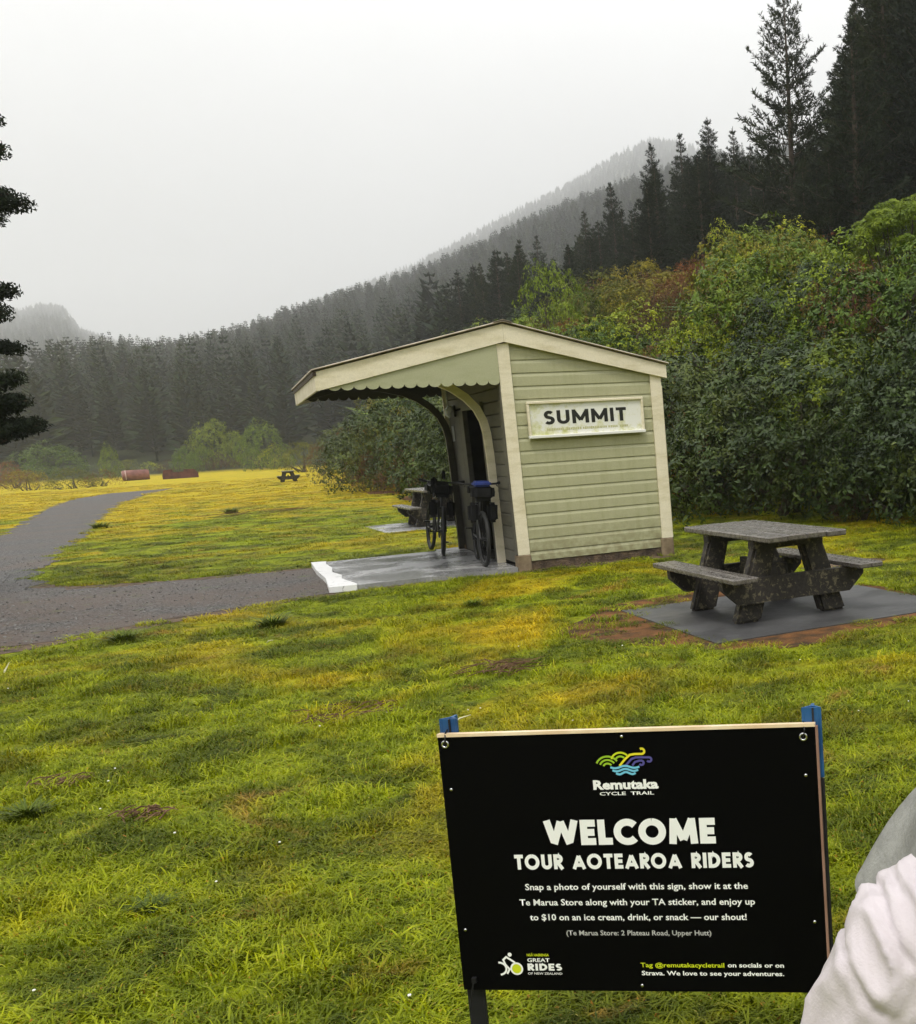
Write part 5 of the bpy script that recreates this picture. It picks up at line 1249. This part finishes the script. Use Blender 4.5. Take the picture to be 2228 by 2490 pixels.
for k, (x, y, h_) in enumerate(ind):
    z_ = hz(x, y); z = 0 if (x / y > .055 and y < 90) else (1 if y < 190 else 2); PZ = pine_zone(x, y)
    if y < 120:
        cr, st = NEARP[rp.randint(5)]; s_ = h_ / 14; w = s_ * rp.uniform(.85, 1.15)
        plant('pine_tree', cr, st, (x, y, z_ - .2), rp.rand() * 6.28, (w, w, s_), GL[z] + ' ' + PZ, 'pine tree', ('near pines ', 'bank pines ', 'far pines ')[z] + PZ, 'crown', 'trunk')
    else:
        o = obj('pine_tree', FARP[rp.randint(6)]); o.location = (x, y, z_ - .3); w = h_ * rp.uniform(.9, 1.3); o.scale = (w, w, h_); o.rotation_euler[2] = rp.rand() * 6.28
        tag(o, GL[z] + ' ' + PZ, 'pine tree', ('near pines ', 'bank pines ', 'far pines ')[z] + PZ)
# the rest of the plantation and the misty ridge behind it
ridge = []
for k in range(9000):
    y = 700 + 1720 * rp.rand() ** .8; x = (-.82 + 1.0 * rp.rand()) * y; ridge.append((x, y, rp.uniform(10, 17)))
allr = rest + ridge
P_ = np.array([(a, b_, 0) for a, b_, c_ in allr], float); P_[:, 2] = height(P_[:, 0], P_[:, 1]) - .3; hh = np.array([c_ for a, b_, c_ in allr]); ww = hh * rp.uniform(.9, 1.4, len(hh))
rt = np.zeros_like(P_); rt[:, 2] = rp.rand(len(hh)) * 6.28
instancer('pine_forest', P_, rt, np.stack([ww, ww, hh], -1), rp.randint(0, 6, len(hh)), FARP, 'mass of dark plantation pines fading into the mist on the far hills')

# --- bank shrubs
SH = {}
def kit(key, *a, **k): SH[key] = [shrub_meshes(500 + 17 * len(SH) + q, *a, **k) for q in range(2)]
kit('green', 1.5, 2.0, 11, 1150, .034, M['leaf_green'], dome=.50)
kit('lime', 1.4, 2.1, 10, 1150, .031, M['leaf_lime'], rough_=.2, dome=.50)
kit('dark', 1.6, 2.4, 13, 1150, .038, M['leaf_dark'], dome=.50)
kit('olive', 1.5, 1.9, 14, 1000, .026, M['leaf_olive'], dome=.44)
kit('brown', 1.3, 1.5, 13, 700, .034, M['leaf_brown'], asp=.22, droop=.5, rough_=.25)
FERN = [frond_meshes(600 + q, 22, 1.5, M['leaf_green' if q != 1 else 'leaf_dark'], trunk=.5 + .5 * q) for q in range(3)]
BRK = [frond_meshes(620 + q, 26, 1.1, M['leaf_brown' if q == 1 else 'leaf_olive'], trunk=.25, w=.09) for q in range(2)]
SL = dict(green='glossy mid green broadleaf bush', lime='bright yellow green bush', dark='deep green heavy bush', olive='olive fine leaved bush', brown='rusty brown half dead bush', fern='arching green fern crown', brk='arching bracken clump')
cnt = 0
rb = np.random.RandomState(77)
y = 13.0
pts_ = []
while y < 100:
    stp = 2.05 if y < 30 else 2.4 if y < 45 else 3.2
    x = np.interp(y, FY, FX) + .4
    while slope_s(x, y) < 16:
        px_, py_ = x + rb.uniform(-.5, .5) * stp, y + rb.uniform(-.5, .5) * stp; t = px_ / py_
        if slope_s(px_, py_) > .25 and -.385 < t < .31: pts_.append((px_, py_))
        x += stp
    y += stp * .9
BANKC = []
for q in range(34):
    y = 11.5 + q * .75; pts_.append((float(np.interp(y, FY, FX)) + .75 / .85 + rb.uniform(-.2, .3), y))
for x, y in pts_:
    s_ = float(slope_s(x, y)); t = x / y
    n1 = mn.noise(Vector((x * .16, y * .16, 1))); n2 = mn.noise(Vector((x * .2, y * .2, 8)))
    r_ = rb.rand() + n1 * .35
    su, sv = screen((x, y, hz(x, y) + 1.5))
    if (1030 < su < 1175 and sv < 660) or su < 690: continue
    if s_ < 2.2: key = 'dark' if r_ < .80 else 'brown' if r_ < .90 else 'green'
    elif s_ < 4.5 and t > .0: key = 'dark' if r_ < .55 else 'green'
    elif n2 > .16: key = 'brown' if r_ < .55 else 'brk'
    elif t < -.2: key = 'olive' if r_ < .4 else 'brk' if r_ < .65 else 'brown' if r_ < .8 else 'green'
    else: key = 'lime' if r_ < .26 else 'green' if r_ < .50 else 'olive' if r_ < .76 else 'fern' if r_ < .88 else 'dark'
    if 1165 < su < 1340 and sv < 640: key = 'brown' if r_ < .45 else 'olive'
    sc_ = rb.uniform(.75, 1.5) * (1 if y < 40 else 1.25)
    top_ = CAMH + (np.interp(t, TB, EB) + .006) * y; lim = (top_ - hz(x, y)) / {'green': 2.1, 'lime': 2.2, 'dark': 2.55, 'olive': 2.0, 'brown': 1.7, 'fern': 2.2, 'brk': 1.9}[key]
    sc_ = min(sc_, max(lim, .45)) if t > TB[0] else sc_
    if mn.noise(Vector((x * .5, y * .5, 4))) > .28 and s_ > 3 and key != 'brown': key = 'brown'
    BANKC.append((x, y, key, sc_))
for x, y, key, sc_ in BANKC:
    z_ = hz(x, y) - .15; rz_ = rb.rand() * 6.28; q = rb.randint(2); zn = bank_zone(x, y, z_); LB_ = SL[key] + ' ' + zn; GZ = ' ' + zn
    if key == 'fern': cr, st = FERN[rb.randint(3)]; plant('fern', cr, st, (x, y, z_), rz_, sc_, LB_, 'fern', 'ferns' + GZ, 'fronds', 'trunk')
    elif key == 'brk': cr, st = BRK[q]; plant('bracken', cr, st, (x, y, z_), rz_, sc_ * 1.3, LB_, 'bracken', 'bracken' + GZ, 'fronds', 'trunk')
    else: cr, st = SH[key][q]; plant('shrub', cr, st, (x, y, z_), rz_, (sc_, sc_, sc_ * rb.uniform(.85, 1.2)), LB_, 'shrub', '%s bushes' % key + GZ)
# picked out plants
def special(key, x, y, Y_, w_px, top, label, name='shrub', cat='shrub', q=0, stems=None, rz_=0.0, base=None):
    "a shrub at depth Y_, w_px wide, its top at the picture height `top`"
    p_ = at_depth(x, y, Y_); zt_ = at_depth(x, top, Y_).z; zb_ = hz(p_.x, Y_) if base is None else base
    if base is not None: zb_ -= (zt_ - zb_) * .16
    cr, st = SH[key][q]; wr_ = {'green': 1.6, 'lime': 1.5, 'dark': 1.7, 'olive': 1.55, 'brown': 1.4}[key]; hr_ = {'green': 2.0, 'lime': 2.1, 'dark': 2.4, 'olive': 1.9, 'brown': 1.5}[key]
    s_ = w_px * 1.22418 / FPX * Y_ / 2 / wr_; return plant(name, cr, st, (p_.x, Y_, zb_ - .1), rz_, (s_, s_, max(.3, (zt_ - zb_) / hr_)), label, cat)
special('lime', 1102, 640, 43, 150, 512, 'bright green rounded tree above the shelter roof, against the dark pines', 'small_tree', 'tree', 0)
special('green', 1165, 620, 45, 90, 555, 'darker green bush leaning against the right side of that bright tree above the roof')
special('brown', 1705, 620, 21.8, 210, 520, 'large rusty brown bush below the lime green tree at the right edge', q=1)
special('green', 1680, 800, 20.3, 170, 640, 'big glossy green bush with drooping leaves at the right, below the rusty one')
special('brown', 1800, 740, 20.2, 130, 655, 'rusty brown bush hanging at the right edge under the lime green tree', q=0)
special('brown', 1685, 1000, 17.3, 85, 955, 'small red brown dead bush at the bank foot behind the near picnic table', q=0)
special('lime', 1400, 700, 26, 190, 620, 'long yellow green bush half way up the bank right of the shelter roof', q=0)
special('green', 1560, 560, 31, 170, 485, 'pale round bush near the top of the bank under the tallest pine', q=1)
special('lime', 1450, 480, 42, 110, 432, 'light green bush on the crest of the bank at the foot of the pines', q=1)
# the lime tree at the right edge: open trunk with clouds of leaves
mb = MB(); r = random.Random(9); tips = []
base_ = Vector((0, 0, 0))
for k in range(15):
    a = k * 2.4; el_ = (k + .5) / 15; top = Vector((math.cos(a) * 1.25 * math.sqrt(1 - el_ ** 2), math.sin(a) * 1.1 * math.sqrt(1 - el_ ** 2), 3.7 + 1.35 * el_ + r.uniform(-.15, .15))); m1 = Vector((top.x * .25, top.y * .25, 1.6 + r.uniform(-.3, .3)))
    mb.tube([base_, m1 * .6, m1, top.lerp(m1, .4) + Vector((0, 0, -.1)), top], [.10, .07, .05, .03, .012], 6); tips += [top]
rr_ = np.random.RandomState(3); cen = []
T_ = np.array([tuple(t_) for t_ in tips]); idx = np.repeat(np.arange(len(T_)), 1500); d = unit(rr_.randn(len(idx), 3)); d[:, 2] = np.where(d[:, 2] < -.4, -d[:, 2], d[:, 2]); cen = T_[idx] + d * ((.42 + .20 * rr_.rand(len(T_)))[idx] * (1 + .16 * (np.sin(d[:, 0] * 7 + idx) + np.sin(d[:, 2] * 7 + idx * 2)) / 2 - .12 * rr_.rand(len(idx))))[:, None] * np.array([1.1, 1.1, .8])
nor = unit(d + np.array([0, 0, .5]) + rr_.randn(len(idx), 3) * .5); u = unit(np.cross(nor, rr_.randn(len(idx), 3))); v = np.cross(nor, u); s_ = (.042 * (.6 + .8 * rr_.rand(len(idx))))[:, None]
cr = quads_mesh('crown', cen, u * s_, v * s_ * .45, M['leaf_lime']); p = at_depth(1790, 640, 22.5); zt_ = at_depth(1790, 372, 22.5).z; zb_ = hz(p.x, 22.5); f_ = (zt_ - zb_) / 5.6
plant('lime_tree', cr, mb.mesh('trunk', M['bark']), (p.x, 22.5, zb_ - .1), 0, (f_, f_, f_), 'lime green tree with bare dark stems at the right edge of the picture', 'tree', None, 'crown', 'trunk')
# fern mound behind the canopy
for k, (x, yb_, Y_, wd, top, key, lb) in enumerate([(722, 965, 44, 76, 835, 'brown', 'brown skirted fern clump at the left end of the mound beyond the shelter'), (760, 972, 42, 130, 815, 'olive', 'tall olive fern bush in the middle of the mound seen under the canopy'), (830, 975, 40.5, 130, 800, 'olive', 'yellowish green leafy bush of the mound, next to the shelter brackets'), (880, 975, 39, 120, 815, 'olive', 'olive bush of the mound directly behind the far bracket'), (745, 975, 41.5, 84, 880, 'brown', 'low brown bracken skirt at the foot of the mound'), (815, 980, 39.0, 130, 880, 'brown', 'dark brown bracken right of the skirt at the foot of the mound')]):
    gp = ground_at(x, yb_); special(key, x, yb_, gp.y if gp.y < 70 else Y_, wd, top, lb, q=k % 2, base=0.0, rz_=k * 1.7)
for k in range(26):
    x = rb.uniform(705, 900); yb_ = rb.uniform(955, 968); gp = ground_at(x, yb_ + (x - 660) * .05); cr, st = (FERN + BRK)[rb.randint(5)]
    plant('fern', cr, st, (gp.x, gp.y + rb.uniform(.5, 3.5), rb.uniform(.0, 1.6)), rb.rand() * 6.28, rb.uniform(.9, 1.5), 'arching fern frond clump growing on the mound beyond the canopy', 'fern', 'ferns of the mound', 'fronds', 'trunk')
# bushes along the far end of the field
FARB = [(-40, 972, 900, 130, 'brown', 'brown bush at the far left edge of the field'), (25, 972, 915, 90, 'brown', 'low dark brown bush left of the round willow like bush'), (105, 958, 872, 150, 'green', 'broad round green bush at the far left end of the field'), (60, 975, 925, 80, 'olive', 'low olive scrub before the broad round bush'), (150, 972, 925, 90, 'olive', 'low yellowish scrub right of the broad round bush'), (205, 968, 930, 70, 'brown', 'brown scrub just left of the pink boiler'),
        (222, 945, 877, 46, 'green', 'narrow upright bush between the round bush and the boiler'), (255, 945, 905, 50, 'olive', 'small bush behind the pink boiler'), (305, 940, 915, 44, 'lime', 'small bright bush right of the pink boiler'), (372, 940, 876, 50, 'green', 'rounded bush behind the dark wreck, left one of two'), (408, 940, 880, 46, 'green', 'rounded bush behind the dark wreck, right one of two'),
        (440, 925, 815, 110, 'green', 'taller green thicket under the dark pines, left half'), (525, 920, 828, 110, 'green', 'taller green thicket under the dark pines, right half'), (440, 938, 900, 80, 'brown', 'brownish scrub at the field end left of the tiny table'), (500, 935, 890, 80, 'olive', 'olive scrub at the field end, middle of the row'), (545, 932, 880, 60, 'lime', 'yellowish bush just left of the tiny far table'), (573, 930, 905, 34, 'lime', 'small bright green bush right behind the tiny far table'), (610, 940, 865, 90, 'olive', 'olive bush between the tiny far table and the fern mound'), (645, 945, 870, 60, 'brown', 'brown bush touching the left end of the fern mound'), (335, 942, 912, 60, 'brown', 'dark scrub behind the dark wreck')]
for k, (x, yb_, top, wd, key, lb) in enumerate(FARB):
    gp = ground_at(x, min(yb_ + 0, 990) if x > 200 else yb_); Y_ = min(gp.y, 150) * (1.02 + .03 * (k % 3)); special(key, x, yb_, Y_, wd * 1.1, top, lb, q=k % 2, base=0.0, rz_=k)
# dark branch tree at the left edge, its trunk stands outside the picture
mb = MB(); mb.tube([(0, 0, -.3), (.05, 0, 2.5), (0, 0, 5), (.05, 0, 7.2)], [.26, .20, .12, .03], 10)
rr_ = np.random.RandomState(8); cen, uu, vv = [], [], []
cx_ = -10.35
TIPS = [(-8.42, 4.72), (-8.62, 4.85), (-8.55, 5.35), (-8.75, 5.75), (-8.9, 5.0), (-9.1, 6.2), (-9.3, 5.5), (-8.86, 3.50), (-8.98, 3.8), (-9.3, 4.2), (-8.8, 2.16), (-8.95, 2.45), (-9.0, 2.75), (-9.05, 2.15), (-9.2, 2.4), (-9.3, 2.95), (-9.5, 2.1), (-9.35, 3.4), (-9.6, 6.7), (-9.6, 4.9)]
for k in range(46):
    a = rr_.rand() * 6.28; L_ = rr_.uniform(.7, 1.9); TIPS.append((cx_ + math.cos(a) * L_, rr_.uniform(2.2, 7.0), math.sin(a) * L_)) if not (math.cos(a) > .55) else None
for tp in TIPS:
    x_, z_ = tp[0], tp[1]; yy_ = tp[2] if len(tp) > 2 else rr_.uniform(-.25, .25)
    tip = Vector((x_ - cx_, yy_, z_)); st_ = Vector((0.03, 0, min(6.9, z_ - .15 + rr_.uniform(-.4, .3)))); mid_ = st_.lerp(tip, .55) + Vector((0, 0, -.08)); mb.tube([st_, mid_, tip], [.045, .03, .012], 5)
    for q in range(9):
        f_ = .35 + .65 * (q + rr_.rand()) / 9; p_ = np.array(st_.lerp(tip, min(f_, 1.0))); n_ = 300; d = unit(rr_.randn(n_, 3)); c_ = p_ + d * np.array([.16, .20, .11]) * (.3 + .75 * rr_.rand(n_, 1)); u = unit(d * .4 + rr_.randn(n_, 3)); cen.append(c_); uu.append(u * .030); vv.append(unit(np.cross(u, rr_.randn(n_, 3))) * .012)
cr = quads_mesh('crown', np.concatenate(cen), np.concatenate(uu), np.concatenate(vv), M['leaf_black'])
plant('conifer', cr, mb.mesh('trunk', M['bark']), (cx_, 14, 0), 0, 1, 'dark conifer whose branch ends reach in at the left edge', 'tree', None, 'crown', 'trunk')
# ------------------------------------------------------------------ mist
hm = bpy.data.materials.new('haze'); hm.use_nodes = True; nt = hm.node_tree; nt.nodes.clear()
o_ = N(nt, 'ShaderNodeOutputMaterial'); pv = N(nt, 'ShaderNodeVolumePrincipled'); pv.inputs['Color'].default_value = (.93, .94, .95, 1); pv.inputs['Density'].default_value = HAZE; pv.inputs['Anisotropy'].default_value = .0
nt.links.new(pv.outputs[0], o_.inputs['Volume'])
zs = [v_.co.z for v_ in gme.vertices]; ztop = max(zs) + 25; zbot = min(zs) - 1
mb = MB(); R_ = 3700.0; mb.box((0, 0, (ztop + zbot) / 2), (2 * R_, 2 * R_, ztop - zbot)); o = obj('haze', mb, None, hm); tag(o, 'thin grey mist filling the valley', None, None, 'stuff')
